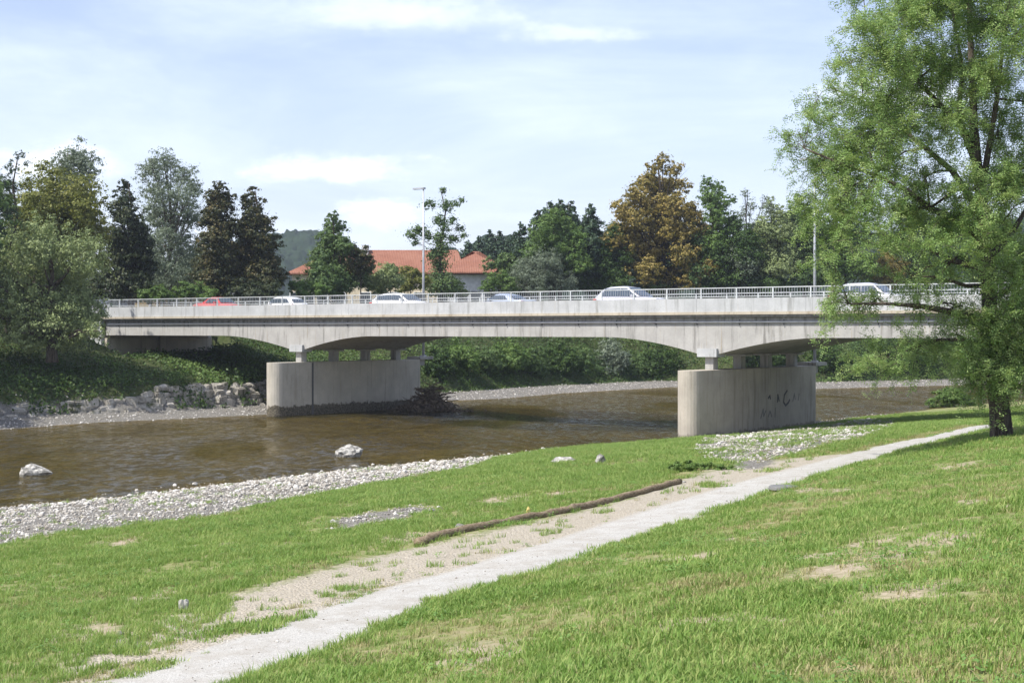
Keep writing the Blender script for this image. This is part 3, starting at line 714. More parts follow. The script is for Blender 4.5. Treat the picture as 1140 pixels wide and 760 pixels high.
for px in (516, 530, 545):
    bm = bmesh.new(); box(bm, q(px)-.5, q(px)+.5, Yh-3.56, Yh-3.505, 8.4, 10.0); obj('window', hb(bm), M_win, house)
bm = bmesh.new(); box(bm, q(400), q(400)+.7, Yh+3.4, Yh+4.3, hz_(282), hz_(271)); obj('chimney', hb(bm), M_wht, rf)
Yo = 160.0; q2 = lambda px: (px-PXC)/FPX*Yo
off = empty('office_building', (q2(205), Yo, 6.3), 0, 'low yellow and white building behind the dark trees left of the bridge', 'building')
def ob(bm): bmesh.ops.translate(bm, verts=bm.verts, vec=(-q2(205), -Yo, -6.3)); return bm
M_yel = mat_plain('yellow_render', (.30,.22,.09), .9)
bm = bmesh.new(); box(bm, q2(150), q2(262), Yo, Yo+9, 6.0, 12.0); obj('wall', ob(bm), M_yel, off)
bm = bmesh.new(); box(bm, q2(147), q2(265), Yo-.7, Yo+9.5, 12.0, 12.35); obj('roof', ob(bm), M_white, off)
for k in range(8):
    x = q2(156)+k*1.28
    bm = bmesh.new(); box(bm, x, x+.85, Yo-.06, Yo-.004, 9.4, 11.4); obj('window', ob(bm), M_win, off)
    bm = bmesh.new(); box(bm, x+.93, x+1.15, Yo-.08, Yo-.004, 6.4, 11.9); obj('pilaster', ob(bm), M_white, off)
pc = car('white car parked beyond the bridge in front of the white house wing', ((519-PXC)/FPX*150, 150, gz((519-PXC)/FPX*150, 150)), R(-100), P_white, 4.2, 1.75, 'hatch', 'cars beyond the bridge')
sh = empty('outbuilding', ((112-PXC)/FPX*140, 140, 6.3), 0, 'small pale outbuilding glimpsed at the left end of the bridge', 'building')
bm = bmesh.new(); box(bm, -2.4, .9, 0, 4, -.3, 2.5); obj('wall', bm, M_wht, sh)
bm = bmesh.new(); prism(bm, [(-2.7,2.5), (1.2,2.5), (-.75,3.4)], -.3, 4.3); obj('roof', bm, M_walk, sh)

# ------------------------------------------------------------------ hills
def hill(name, Y, pts, depth, amp, col, seed):
    g = np.random.default_rng(seed); xs_ = np.linspace(pts[0][0], pts[-1][0], 260); hs = np.interp(xs_, [p[0] for p in pts], [p[1] for p in pts])
    ys = np.linspace(-1, 1, 60); Xg, Yg = np.meshgrid(xs_, ys, indexing='ij'); Hg = np.meshgrid(hs, ys, indexing='ij')[0]
    X = (Xg-PXC)/FPX*Y; Yw = Y+Yg*depth; top = HC+(HOR-Hg)/FPX*Y-6
    Z = 6+top*np.cos(Yg*math.pi/2)**.8
    Z = Z+(fbm(X, Yw, 14, 4)-.5)*amp*np.clip(top/10, 0, 1)*2
    id_ = np.arange(Xg.size).reshape(Xg.shape); F = np.stack([id_[:-1,:-1], id_[1:,:-1], id_[1:,1:], id_[:-1,1:]], -1).reshape(-1, 4)
    me = np_mesh(name, np.stack([X.ravel(), Yw.ravel(), Z.ravel()], 1), F)
    m = bpy.data.materials.new(name+'_woods'); b = NB(nodes_of(m)); P = b.pos()
    n = b.noise(P, .12, 6, .7); v = b.voro(P, .16, 'Distance')
    c = b.ramp(b.math('ADD', b.math('MULTIPLY', n, .7), b.math('MULTIPLY', v, .06)), [(.3, tuple(x*.55 for x in col)), (.6, col), (.85, tuple(x*1.6 for x in col))])
    b.out(b.principled(c, .95, b.bump(b.math('MULTIPLY', v, -1), 1, 3), .05))
    return tag(link_mesh(name, me, m, smooth=True), kind='structure')
hill('hill', 900, [(150,345),(200,315),(260,287),(310,271),(345,268),(375,275),(405,286),(440,300),(480,322)], 160, 14, (.030,.052,.025), 1)
hill('hill', 620, [(380,330),(440,300),(500,281),(540,276),(600,268),(680,275),(760,270),(900,262),(1000,260),(1120,258),(1300,250)], 120, 9, (.026,.045,.022), 2)
hill('hill', 700, [(-300,230),(-100,260),(60,290),(160,330)], 120, 9, (.028,.045,.022), 3)
#OBJECTS2
# ------------------------------------------------------------------ trees beyond and beside the river
G1 = 'trees left of the house'; G2 = 'trees beyond the right half of the bridge'
tree_px('willow', 'broad sage green willow on the left bank hiding the bridge end', 'tree', 98, 58,
    [(30,300,34),(75,308,32),(12,335,30),(60,345,34),(95,340,22),(50,268,28),(92,285,26),(3,290,30),(30,370,22),(72,372,18),(102,368,11),(-30,330,34),(-40,290,30)], 34000, L['willow'], B_grey, .24, .10, .32, seed=1, droop=1.0, basez=3.9)
tree_px('broadleaf_tree', 'olive green tree rising directly behind the sage willow at far left', 'tree', 114, 66,
    [(58,212,28),(92,222,22),(35,238,24),(72,240,28),(104,255,16),(18,262,22),(45,265,26),(88,262,22),(112,285,12)], 20000, L['olive'], B_grey, .26, .16, .30, seed=2, group=G1)
tree_px('broadleaf_tree', 'thin pale treetop poking up above the olive tree at far left', 'tree', 128, 80,
    [(82,172,15),(66,186,11),(100,180,11),(78,195,14),(92,198,12),(80,235,14),(80,270,14)], 6500, L['silver'], B_grey, .22, .11, .2, seed=3, group=G1, clump=.45)
tree_px('pine_tree', 'dark sparse pine at the left edge of the picture', 'tree', 104, 8,
    [(22,172,5),(12,186,7),(30,182,4),(4,202,10),(16,208,7),(2,225,13),(12,238,9),(4,256,14),(-14,220,16),(-20,250,20),(6,285,14)], 9000, L['conifer'], B_dark, .22, .07, .2, seed=4, group=G1, level=True)
tree_px('dark_leaved_tree', 'narrow dark purple tree beside the olive tree at the left', 'tree', 126, 146,
    [(139,207,6),(138,219,9),(136,236,13),(150,250,13),(132,262,15),(155,272,15),(138,285,18),(158,295,14),(134,308,18),(152,316,16)], 17000, L['purple'], B_dark, .26, .17, .28, seed=5, group=G1)
tree_px('silver_tree', 'tall feathery silver green tree between two dark trees', 'tree', 142, 190,
    [(170,182,12),(185,178,12),(205,192,13),(160,196,9),(215,208,10),(178,205,18),(200,216,18),(170,232,18),(212,238,14),(192,245,22),(175,270,22),(208,275,20),(190,300,24),(218,300,16),(168,302,16)], 19000, L['silver'], B_grey, .26, .10, .28, seed=6, group=G1, clump=.42, droop=.8)
tree_px('dark_leaved_tree', 'dark tree with rusty brown top right of the silver tree', 'tree', 128, 243,
    [(245,209,7),(236,218,7),(254,220,7),(244,230,13),(232,242,10),(254,250,12),(240,262,17),(254,282,17),(236,290,17),(246,310,19),(228,312,12)], 17000, L['rust'], B_dark, .26, .17, .28, seed=7, group=G1)
tree_px('dark_leaved_tree', 'dark tree with twin rusty tops left of the orange roofed house', 'tree', 130, 290,
    [(281,214,6),(276,224,7),(288,228,8),(281,240,11),(294,248,10),(272,254,10),(284,266,16),(304,270,9),(274,288,16),(298,290,15),(286,310,19),(308,308,10),(262,306,12)], 17000, L['rust'], B_dark, .26, .17, .28, seed=8, group=G1)
tree_px('broadleaf_tree', 'conical mid green tree in front of the left end of the orange roof', 'tree', 136, 372,
    [(371,240,5),(368,250,8),(377,254,8),(368,266,12),(382,272,11),(360,282,14),(377,292,17),(392,284,8),(356,303,15),(388,308,15),(370,316,17),(342,319,9),(402,302,9)], 16000, L['green'], B_dark, .26, .17, .26, seed=9)
tree_px('ivy_clad_tree', 'half bare ivy covered tree beside the left street lamp', 'tree', 128, 491,
    [(493,212,3),(478,228,5),(498,229,6),(514,222,3),(507,227,3),(466,256,6),(458,262,5),(476,262,5),(488,244,5),(494,252,6),(504,246,4),(512,254,4),(491,266,7),(505,266,5),(516,262,3),(491,280,8),(482,284,5),(490,296,8),(489,310,9),(498,318,8),(484,322,8),(462,270,3)], 4600, L['green'], B_dark, .22, .15, seed=10, clump=1.15, twigs=9, level=True, tr=.22, depth=.25)
for i, (px, top) in enumerate(((508,278),(521,268),(533,263),(545,256),(556,257),(566,263),(577,268))):
    lab = ['far conifer just right of the ivy clad tree, lowest of the row behind the house', 'far conifer behind the orange roof, second of the row', 'far conifer behind the ridge of the small wing roof', 'tallest far conifer in the row behind the house wing', 'far conifer behind the right hip of the orange roof', 'far conifer above the right end of the orange roof', 'far conifer between the house roof and the tall conifers'][i]
    tree_px('conifer', lab, 'tree', 215, px, [(px,top+2,2),(px+.5,top+7,4),(px-1,top+13,6),(px+1,top+20,8),(px,top+29,9),(px,top+38,10)], 3200, L['conifer'], B_dark, .42, .22, .2, seed=20+i, group='conifers behind the house', depth=.5, level=True)
for i, (px, top, lab) in enumerate(((580,247,'lowest and leftmost of the tall dark conifers right of the house'),(599,233,'second tall dark conifer right of the house'),(613,223,'tall dark conifer with pointed tip, third right of the house'),(624,221,'tallest middle conifer of the group right of the house'),(636,223,'conifer behind the green broadleaf tree right of the house'),(657,226,'dark conifer standing right beside the brown tree'))):
    tree_px('conifer', lab, 'tree', 165, px, [(px,top+3,2.2),(px+1,top+10,5),(px-2,top+18,8),(px+2,top+28,10),(px-1,top+40,12),(px+1,top+55,13),(px,top+72,13)], 6500, L['conifer'], B_dark, .38, .2, .25, seed=30+i, group='tall conifers beside the brown tree', depth=.5, level=True)
tree_px('broadleaf_tree', 'rounded mid green tree in front of the tall conifers', 'tree', 150, 618,
    [(617,243,10),(604,256,12),(630,256,13),(643,268,10),(614,272,15),(596,280,12),(634,284,14),(615,295,16),(645,292,10)], 12000, L['fresh'], B_dark, .26, .17, .26, seed=40, group=G2)
tree_px('willow', 'pale grey green willow behind the railing right of the blue grey car', 'tree', 128, 600,
    [(597,288,13),(612,292,14),(583,300,12),(600,308,16),(622,306,14),(574,314,9),(634,316,9)], 15000, L['silver'], B_grey, .22, .08, .22, seed=41, droop=1.2)
tree_px('shrub', 'dark green shrub between the pale willow and the brown tree', 'shrub', 126, 664,
    [(655,296,13),(672,292,12),(685,302,13),(645,308,13),(664,312,15),(692,314,10),(678,316,10)], 10000, L['ivy'], B_dark, .24, .16, .15, seed=42)
tree_px('chestnut_tree', 'tall rounded tree with brown autumn leaves behind the silver car', 'tree', 132, 738,
    [(738,180,8),(728,190,9),(748,190,9),(757,186,4),(722,204,12),(742,208,14),(760,206,8),(708,218,12),(730,226,16),(752,230,14),(694,234,11),(770,238,11),(712,242,16),(738,250,18),(760,256,14),(694,256,14),(784,256,10),(680,270,9),(705,272,17),(732,278,18),(760,280,16),(786,272,12),(676,282,7),(718,300,16),(744,304,17),(772,302,15),(698,296,12),(790,296,10)], 36000, L['chestnut'], B_dark, .30, .20, .42, seed=43, clump=.40, twigs=3)
tree_px('broadleaf_tree', 'light green tree top emerging right behind the brown tree', 'tree', 150, 800,
    [(788,205,8),(800,208,7),(792,220,11),(806,226,8),(814,222,5),(796,238,12),(812,248,11),(802,266,15),(818,282,14),(800,296,16)], 12000, L['fresh'], B_dark, .26, .17, .28, seed=44, group=G2)
tree_px('bare_topped_tree', 'thin grey tree with bare twiggy top left of the second street lamp', 'tree', 142, 832,
    [(830,216,5),(836,228,6),(827,238,7),(838,250,8),(832,268,12),(826,290,14),(840,306,15),(852,222,5),(856,234,8)], 5200, L['silver'], B_dark, .22, .11, .25, seed=45, group=G2, clump=.5, twigs=6)
tree_px('broadleaf_tree', 'grey green bushy tree behind the thin bare topped tree', 'tree', 150, 862,
    [(858,228,7),(866,240,10),(852,252,12),(872,258,12),(860,274,16),(876,290,14),(852,298,16)], 11000, L['willow'], B_dark, .26, .15, .26, seed=46, group=G2)
tree_px('broadleaf_tree', 'deep green tree behind the second street lamp', 'tree', 138, 897,
    [(888,226,8),(880,240,10),(898,240,12),(912,252,12),(886,258,13),(904,272,16),(884,286,15),(916,292,14),(898,306,16)], 15000, L['green'], B_dark, .26, .17, .28, seed=47, group=G2)
tree_px('broadleaf_tree', 'light green tree glimpsed behind the left side of the foreground tree', 'tree', 134, 940,
    [(940,236,16),(928,262,16),(952,262,18),(940,290,20),(962,292,16),(925,304,14)], 13000, L['fresh'], B_dark, .26, .17, .28, seed=48, group=G2)
tree_px('orange_shrub', 'small tree with orange tinted leaves above the half hidden white car', 'shrub', 128, 985,
    [(985,292,12),(972,302,11),(998,300,12),(986,312,12)], 6000, L['chestnut'], B_dark, .24, .16, .14, seed=49)
tree_px('broadleaf_tree', 'dark green tree behind the middle of the foreground tree', 'tree', 146, 1020,
    [(1010,232,18),(1034,240,18),(1000,262,18),(1026,268,22),(1050,270,16),(1020,298,22),(1046,300,18)], 14000, L['green'], B_dark, .26, .17, .28, seed=50, group=G2)
tree_px('broadleaf_tree', 'broad green tree behind the trunk of the foreground tree at the right edge', 'tree', 142, 1100,
    [(1090,236,18),(1116,246,18),(1076,262,18),(1100,270,22),(1130,275,20),(1090,300,20),(1120,304,22),(1150,290,20)], 15000, L['fresh'], B_dark, .26, .17, .28, seed=51, group=G2)
for i, (Y, bx_, bl, lf, lab, n) in enumerate((
    (160, 775, [(775,262,15),(790,280,16),(762,286,16),(780,302,16)], 'green', 'green tree half hidden behind the right side of the brown tree', 9000),
    (162, 822, [(822,262,13),(836,276,15),(812,282,15),(826,300,16)], 'ivy', 'dark green tree behind the thin bare topped tree', 8000),
    (165, 850, [(848,258,12),(842,276,14),(858,290,16),(846,306,14)], 'green', 'tree filling the gap behind the grey green bushy tree', 8000),
    (158, 210, [(206,296,14),(222,288,12),(190,306,13),(214,310,14)], 'purple', 'low dark tree behind the foot of the silver tree', 8000),
    (160, 168, [(168,288,12),(160,304,13),(178,306,13)], 'purple', 'low dark tree between the purple tree and the silver tree', 6000),
    (165, 555, [(548,296,9),(562,290,10),(575,296,11),(570,310,10)], 'green', 'dark green tree right behind the white house wing', 6000),
    (160, 690, [(684,262,11),(676,276,12),(692,284,12),(672,296,12)], 'ivy', 'dark tree between the tall conifers and the brown tree', 7000))):
    tree_px('broadleaf_tree', lab, 'tree', Y, bx_, bl, n, L[lf], B_dark, .26, .17, seed=140+i, group='trees filling the row beyond the bridge')
GS = 'shrubs behind the bridge railing'
for i, (Y, bl, lf, lab, n) in enumerate((
    (124, [(162,330,7),(176,326,8),(190,330,7)], 'fresh', 'bright green shrub behind the railing under the dark purple tree', 4000),
    (124, [(205,324,8),(218,322,8),(232,328,8)], 'fresh', 'bright green shrub behind the railing left of the red car', 4000),
    (132, [(400,282,8),(408,292,8),(398,298,9)], 'rust', 'dark reddish shrub right beside the conical green tree', 4500),
    (124, [(412,312,10),(426,304,12),(440,312,10),(424,318,11)], 'willow', 'pale rounded shrub behind the white hatchback', 7000),
    (124, [(455,306,9),(468,312,9),(452,318,9)], 'olive', 'olive shrub behind the railing left of the left street lamp', 5000),
    (126, [(436,300,5),(434,310,6)], 'green', 'small dark green shrub between two pale ones under the orange roof', 2500),
    (124, [(508,316,7),(502,324,7),(514,326,6)], 'willow', 'small pale shrub right of the ivy clad tree', 3000),
    (140, [(550,312,8),(560,308,7),(543,320,7),(566,318,8)], 'fresh', 'fresh green shrub at the corner of the white house wing', 5000),
    (124, [(330,318,7),(345,322,7),(338,326,6),(358,323,7)], 'fresh', 'light green shrub at the foot of the conical green tree', 5000),
    (128, [(716,318,9),(732,320,9),(700,322,8),(748,320,9)], 'green', 'low green shrub at the foot of the brown tree', 6000),
    (126, [(800,318,12),(815,316,12),(786,320,10)], 'ivy', 'dark shrub behind the railing between brown tree and bare topped tree', 6000),
    (126, [(838,316,12),(856,318,12),(872,316,12)], 'ivy', 'dark shrub behind the railing under the bare topped tree', 6000),
    (124, [(268,322,11),(284,324,10),(300,322,11)], 'purple', 'dark shrub under the twin rusty topped tree', 5000),
    (134, [(130,322,12),(112,312,12),(100,326,12)], 'purple', 'dark shrub behind the left end of the bridge', 5000))):
    bx_ = sum(q_[0] for q_ in bl)/len(bl)
    tree_px('shrub', lab, 'shrub', Y, bx_, bl, n, L[lf], B_dark, .20, .12, .10, seed=60+i, group=GS, twigs=1)

# bushes on the far bank under the bridge
bank = [(486,398,13,'ivy','rounded bush on the far bank just right of the left pier'),(512,392,14,'fresh','light green bush on the far bank second from the left pier'),(542,398,13,'green','bush on the far bank third from the left pier'),(566,388,15,'fresh','bright bush high on the far bank under the middle of the bridge'),(594,400,13,'green','low bush near the far gravel bar under the middle of the bridge'),(622,392,15,'ivy','dark bush on the far bank halfway between the piers'),(650,400,14,'green','bush on the far bank right of the halfway dark one'),(678,392,15,'silver','greyish bush on the far bank below the pale willow'),(706,402,14,'green','bush low on the far bank left of the right pier'),(734,394,15,'ivy','dark bush touching the left edge of the right pier in view'),
    (832,386,10,'green','bush seen between the columns of the right pier'),(872,388,12,'ivy','dark bush seen between the rear columns of the right pier'),(918,392,15,'ivy','dark bush on the far bank just right of the right pier'),(950,396,15,'green','bush on the far bank second right of the right pier'),(985,390,16,'ivy','dark bush on the far bank behind hanging tree leaves'),(1020,394,16,'ivy','dark bush on the far bank above the right gravel bar'),(1055,390,16,'green','bush on the far bank left of the foreground trunk'),(1090,392,16,'ivy','dark bush on the far bank behind the foreground trunk')]
FARa = np.array(FAR)
for i, (px, py, r, lf, lab) in enumerate(bank):
    Ys = np.linspace(105, 190, 600); Xs = (px-PXC)/FPX*Ys; e_ = -polyd(Xs, Ys, FAR); k = int(np.argmax(e_ > 7.0)); Y = float(Ys[k])
    tree_px('bush', lab, 'bush', Y, px, [(px,py,r),(px-r*.8,py+r*.6,r*.7),(px+r*.8,py+r*.5,r*.7),(px,py+r,r*.8)], 5200, L[lf], B_dark, .24, .15, .10, seed=90+i, group='bushes on the far bank', twigs=1, depth=.6)
tree_px('bush', 'bright green bush on the near bank left of the foreground trunk', 'bush', hit(1062,453)[1], 1062, [(1048,443,9),(1060,440,10),(1072,441,9),(1038,449,6),(1080,446,7),(1056,450,8)], 7000, L['fresh'], B_dark, .14, .08, .04, seed=120, twigs=1, depth=.4)

tree('broadleaf_tree', 'big green tree added outside the left edge to shade the left bank', 'tree', (-39.5, 92, gz(-39.5, 92)), [(-38,92,12,3.6),(-34.5,95,13,2.6),(-36,88,8,2.6),(-41,91,9,3),(-37.5,93,9,2.6),(-39,90,15,2.6),(-36.8,92,12.5,2.2),(-42,95,12,3)], 26000, .3, .2, L['green'], B_dark, .3, seed=200)  # out of view, added only so that its shadow darkens the left bank
tree('broadleaf_tree', 'second big green tree added further outside the left edge to shade the left bank', 'tree', (-37.5, 83, gz(-37.5, 83)), [(-37.5,83,9,3.0),(-39,82,7,2.6),(-36,84,7.5,2.2),(-38,83,12,2.4)], 18000, .3, .2, L['green'], B_dark, .3, seed=201)  # another unseen tree, added for its shade on the left bank

wx, wy = hit(790, 523); tree_px('weed_clump', 'low leafy green weed clump beyond the upper end of the logs', 'plant', wy, 785, [(752,520,5),(768,519,6),(784,519,6),(800,521,6),(814,523,4)], 4500, L['fresh'], B_dark, .07, .045, .01, seed=121, twigs=1, depth=.2, basez=gz((785-PXC)/FPX*wy, wy))
# creepers, nettles and tall weeds over the banks: nobody could count them
g = np.random.default_rng(11)
x = g.uniform(-75, 75, 1000000); y = g.uniform(55, 200, 1000000)
e = -polyd(x, y, FAR); keep = (e > 4.3) & (e < 24) & (np.abs(x) < y*.36+2); x, y, e = x[keep], y[keep], e[keep]
lx = (x-10.35)*.793-(y-80)*.609; ly = (x-10.35)*.609+(y-80)*.793
keep = ~((lx < BX0+2.5) & (lx > BX0-12) & (ly > -.3) & (ly < T1+.3)) & (g.random(len(x)) < .75*sst(fbm(x, y, 5), .25, .5)+.35)
x, y, e = x[keep], y[keep], e[keep]
hh = (.25+2.6*fbm(x, y, 2.6)**2*np.where(x > -12, 1, .22))*sst(e, 3.8, 6.5); z = ground(x, y, False)+g.random(len(x))**.7*hh
N_ = g.normal(size=(len(x), 3))*.7+np.array([-.2, -.35, .7])
tag(link_mesh('undergrowth', leaf_mesh('undergrowth', np.stack([x, y, z], 1), N_, .21, .12, .2, np.clip(fbm(x, y, 4, 3)*1.1-.25+g.random(len(x))*.4, 0, 1), g), L['ivy']), kind='stuff')
x = g.uniform(-60, -8, 60000); y = g.uniform(70, 112, 60000); e = -polyd(x, y, FAR)
keep = (e > 4.8) & (e < 16) & (fbm(x+9, y, 2.4) > .60) & (np.abs(x) < y*.36+2); x, y = x[keep], y[keep]
z = ground(x, y, False)+.1+g.random(len(x))*.5; N_ = g.normal(size=(len(x), 3))*.5+np.array([-.2, -.3, .8])
tag(link_mesh('bank_weeds', leaf_mesh('bank_weeds', np.stack([x, y, z], 1), N_, .22, .14, .2, None, g), L['fresh']), kind='stuff')

# ------------------------------------------------------------------ the leafy tree on the lawn
TX, TY = hit(1115, 488); TZ = gz(TX, TY)
loc = [(1000,12,34),(1050,8,30),(1095,20,26),(1130,30,28),(962,34,17),(985,58,27),(938,72,17),(960,84,18),(1012,86,30),(1060,72,28),(1110,85,28),(912,106,12),(905,118,9),(938,112,16),(974,122,22),
 (890,150,13),(884,166,10),(920,146,18),(952,156,22),(1005,140,28),(1056,134,28),(1106,148,28),(908,186,16),(942,190,22),(985,184,24),(1030,196,26),(1080,204,24),(1128,200,28),(902,222,13),(930,226,18),(962,226,22),(1008,236,22),(1060,246,22),(1110,256,24),
 (898,248,8),(926,256,13),(952,264,15),(985,268,16),(1030,276,20),(1075,286,18),(1125,296,20),(922,284,8),(925,322,9),(918,340,9),(936,334,11),(952,346,10),(928,354,7),(970,338,10),
 (1004,316,12),(1030,316,14),(1052,300,14),(1048,336,12),(1022,344,10),(1072,340,12),(985,386,10),(964,400,8),(978,408,9),(1000,400,12),(1022,392,12),(1046,384,11),(1010,376,9),(1062,372,10),(955,412,5),
 (1090,366,14),(1112,376,18),(1130,346,20),(1136,396,20),(1096,398,14),(1120,412,14),(1082,404,9),(1086,424,8),(1104,426,9),(1092,432,6),(1070,390,8),
 (1170,50,34),(1175,120,34),(1178,200,36),(1172,280,30),(1168,355,26),(1172,410,22),(1010,-35,36),(1068,-45,38),(1130,-35,38),(1050,-105,36),(1110,-110,38),(1080,-160,26),(960,-10,18)]
low = [(1125,322,22),(1132,352,22),(1096,372,16),(1120,378,22),(1136,395,20),(1100,398,18),(1120,412,20),(1088,412,12),(1138,420,14),(1098,424,13),(1116,428,11),(1082,392,12),(1150,380,20),(1078,352,12)]
g = np.random.default_rng(77); blobs = []
for (px, py, r) in low:
    p = at(px, py, TY-g.uniform(.5, 1.5)); blobs.append((p.x, p.y, p.z, r*1.05/FPX*TY))
for (px, py, r) in loc:
    far_side = abs(px-1100)/200
    dy = g.uniform(-1, 1)*(2.6*math.sqrt(max(0, 1-min(1, far_side)**2))+.3) if py < 290 else g.uniform(-1.1, 1.1)
    p = at(px, py, TY+dy); blobs.append((p.x, p.y, p.z, r*1.02/FPX*TY))
    if r > 20:
        p = at(px+g.uniform(-12,12), py+g.uniform(-10,10), TY-dy*.8+g.uniform(-.6,.6)); blobs.append((p.x, p.y, p.z, r*.8/FPX*TY))
lt = empty('locust_tree', (TX, TY, TZ), 0, 'large feathery light green tree on the lawn in the right foreground', 'tree')
bm = bmesh.new(); Bv = Vector((TX, TY, TZ))
tp = [at(px, py, TY)-Bv for px, py in ((1116,500),(1115,484),(1113,455),(1109,420),(1104,385),(1102,350),(1100,315),(1096,270),(1093,230),(1088,185),(1084,140),(1083,95),(1080,40),(1078,-20),(1080,-90))]
pxm = TY/FPX
tube(bm, tp, [r*pxm for r in (15.5,13,11.5,11,10,9,7.5,7,6.2,5.6,4.8,4.0,3.2,2.2,1.2)], 14)
mains = []                                           # (points) main limbs
def ml(pts, r0, dys):
    P_ = [at(px, py, TY+dy)-Bv for (px, py), dy in zip(pts, dys)]; n = len(P_)
    tube(bm, P_, [max(.012, r0*(1-.85*i/(n-1)))*pxm*1 for i in range(n)], 9); mains.append((P_, r0*pxm))
ml([(1103,372),(1080,352),(1055,346),(1020,340),(985,338),(945,338)], 5.5, [0,-.1,-.3,-.5,-.6,-.7])
ml([(1096,270),(1068,245),(1035,232),(1010,212),(975,195),(930,180),(895,165)], 5.0, [0,-.2,-.5,-.7,-.9,-1,-1])
ml([(1094,240),(1060,190),(1030,165),(1000,140),(960,112),(925,98)], 4.2, [0,.5,.9,1.2,1.4,1.5])
ml([(1086,160),(1050,120),(1020,90),(990,60),(965,30)], 3.6, [0,-.4,-.8,-1.1,-1.3])
ml([(1088,185),(1066,130),(1072,80),(1062,20),(1050,-60)], 4.2, [0,.3,.6,.9,1.0])
ml([(1092,222),(1100,170),(1110,110),(1118,40),(1128,-40)], 4.4, [0,-.3,-.5,-.8,-1])
ml([(1098,290),(1125,262),(1150,220),(1180,170)], 4.4, [0,.5,1,1.3])
ml([(1101,335),(1130,318),(1160,300),(1185,280)], 3.8, [0,-.4,-.6,-.8])
ml([(1098,300),(1060,290),(1020,270),(985,262),(940,258)], 3.8, [0,.6,1.2,1.6,1.9])
ml([(1104,390),(1075,378),(1045,378),(1010,390),(970,404)], 3.2, [0,.2,.3,.3,.2])
ml([(1108,410),(1125,396),(1140,392),(1165,400)], 3.0, [0,-.4,-.7,-.8])
ml([(1100,318),(1075,318),(1045,308),(1015,308)], 3.0, [0,-.6,-1.0,-1.3])
mp = [(Vector(p), r*(1-.8*i/(len(P_)-1)) ) for P_, r in mains for i, p in enumerate(P_)]+[(Vector(p), 3.5*pxm) for p in tp[4:]]
for (x, y, z, rr) in blobs:
    q = Vector((x, y, z))-Bv; best = min(mp, key=lambda m_: (m_[0]-q).length+max(0, m_[0].z-q.z)*.6)
    a = best[0]; d = q-a; r0 = max(.010, min(best[1]*.55, .035))
    tube(bm, [a, a+d*.5+Vector((0,0,.10*d.length)), q], [r0, r0*.7, r0*.4], 5)
    for _ in range(5):
        e_ = q+Vector(g.normal(size=3))*rr*.6; s_ = a.lerp(q, g.uniform(.5, 1)); tube(bm, [s_, s_.lerp(e_, .5)+Vector((0,0,.05)), e_], [r0*.35, r0*.25, .003], 4)
obj('trunk', bm, B_grey, lt, True)
def fronds(Cn, g, k=9, ln=.24, ll=.060, lw=.026):
    n = len(Cn); d = g.normal(size=(n, 3))*np.array([1, 1, .45])+np.array([0, 0, -.45]); d /= np.linalg.norm(d, axis=1, keepdims=True)
    up = np.array([0, 0, 1.])+g.normal(size=(n, 3))*.35; s = np.cross(d, up); s /= np.linalg.norm(s, axis=1, keepdims=True)+1e-9
    nn = np.cross(s, d); t = (np.arange(k)//2)/(k/2)-.5; sd = np.where(np.arange(k) % 2, 1, -1)
    sc = g.uniform(.75, 1.25, (n, 1, 1))
    c0 = Cn[:, None]+d[:, None]*(t[None, :, None]*ln)*sc-np.array([0, 0, 1])*((t+.5)**2*.05)[None, :, None]
    ax = s[:, None]*sd[None, :, None]+d[:, None]*.35+g.normal(size=(n, k, 3))*.22-nn[:, None]*.15; ax /= np.linalg.norm(ax, axis=2, keepdims=True)
    cr = np.cross(np.broadcast_to(nn[:, None], ax.shape)+g.normal(size=ax.shape)*.25, ax); cr /= np.linalg.norm(cr, axis=2, keepdims=True)+1e-9
    a0 = c0; a1 = c0+ax*ll*sc; am = c0+ax*ll*.5*sc
    V = np.stack([a0, am+cr*lw*sc*.5, a1, am-cr*lw*sc*.5], 2).reshape(-1, 3)
    me = np_mesh('crown', V, np.arange(len(V)).reshape(-1, 4)); put_attr(me, 'tint', np.repeat(g.random(n), 4*k)); return me
cs = []; bm = bmesh.new()
wt = np.array([q_[3] for q_ in blobs])**1.9; wt /= wt.sum()
for (x, y, z, rr), w_ in zip(blobs, wt):
    for _ in range(max(6, int(3700*w_*g.uniform(.45, 1.5)))):               # leafy twigs, arching out and down
        o = g.normal(size=3); o /= np.linalg.norm(o); st = np.array([x, y, z])+o*rr*g.uniform(.15, .95)
        d = o*.6+g.normal(size=3)*.5+np.array([0, 0, -.05]); d /= np.linalg.norm(d); ln = g.uniform(.35, .85)
        m_ = int(30*ln*g.uniform(.8, 1.3)); t = g.random(m_)[:, None]
        cs.append(st+d*t*ln+np.array([0, 0, -1])*(t*ln)**2*.35+g.normal(size=(m_, 3))*.055)
        e_ = st+d*ln+np.array([0, 0, -1])*ln*ln*.35; mid_ = st+d*ln*.5+np.array([0, 0, -1])*(ln*.5)**2*.35
        tube(bm, [Vector(st)-Bv, Vector(mid_)-Bv, Vector(e_)-Bv], [.007, .005, .002], 3, False)
obj('twigs', bm, B_grey, lt)
Cn = np.concatenate(cs)
link_mesh('crown', fronds(Cn-np.array(Bv), g), L['locust'], lt)

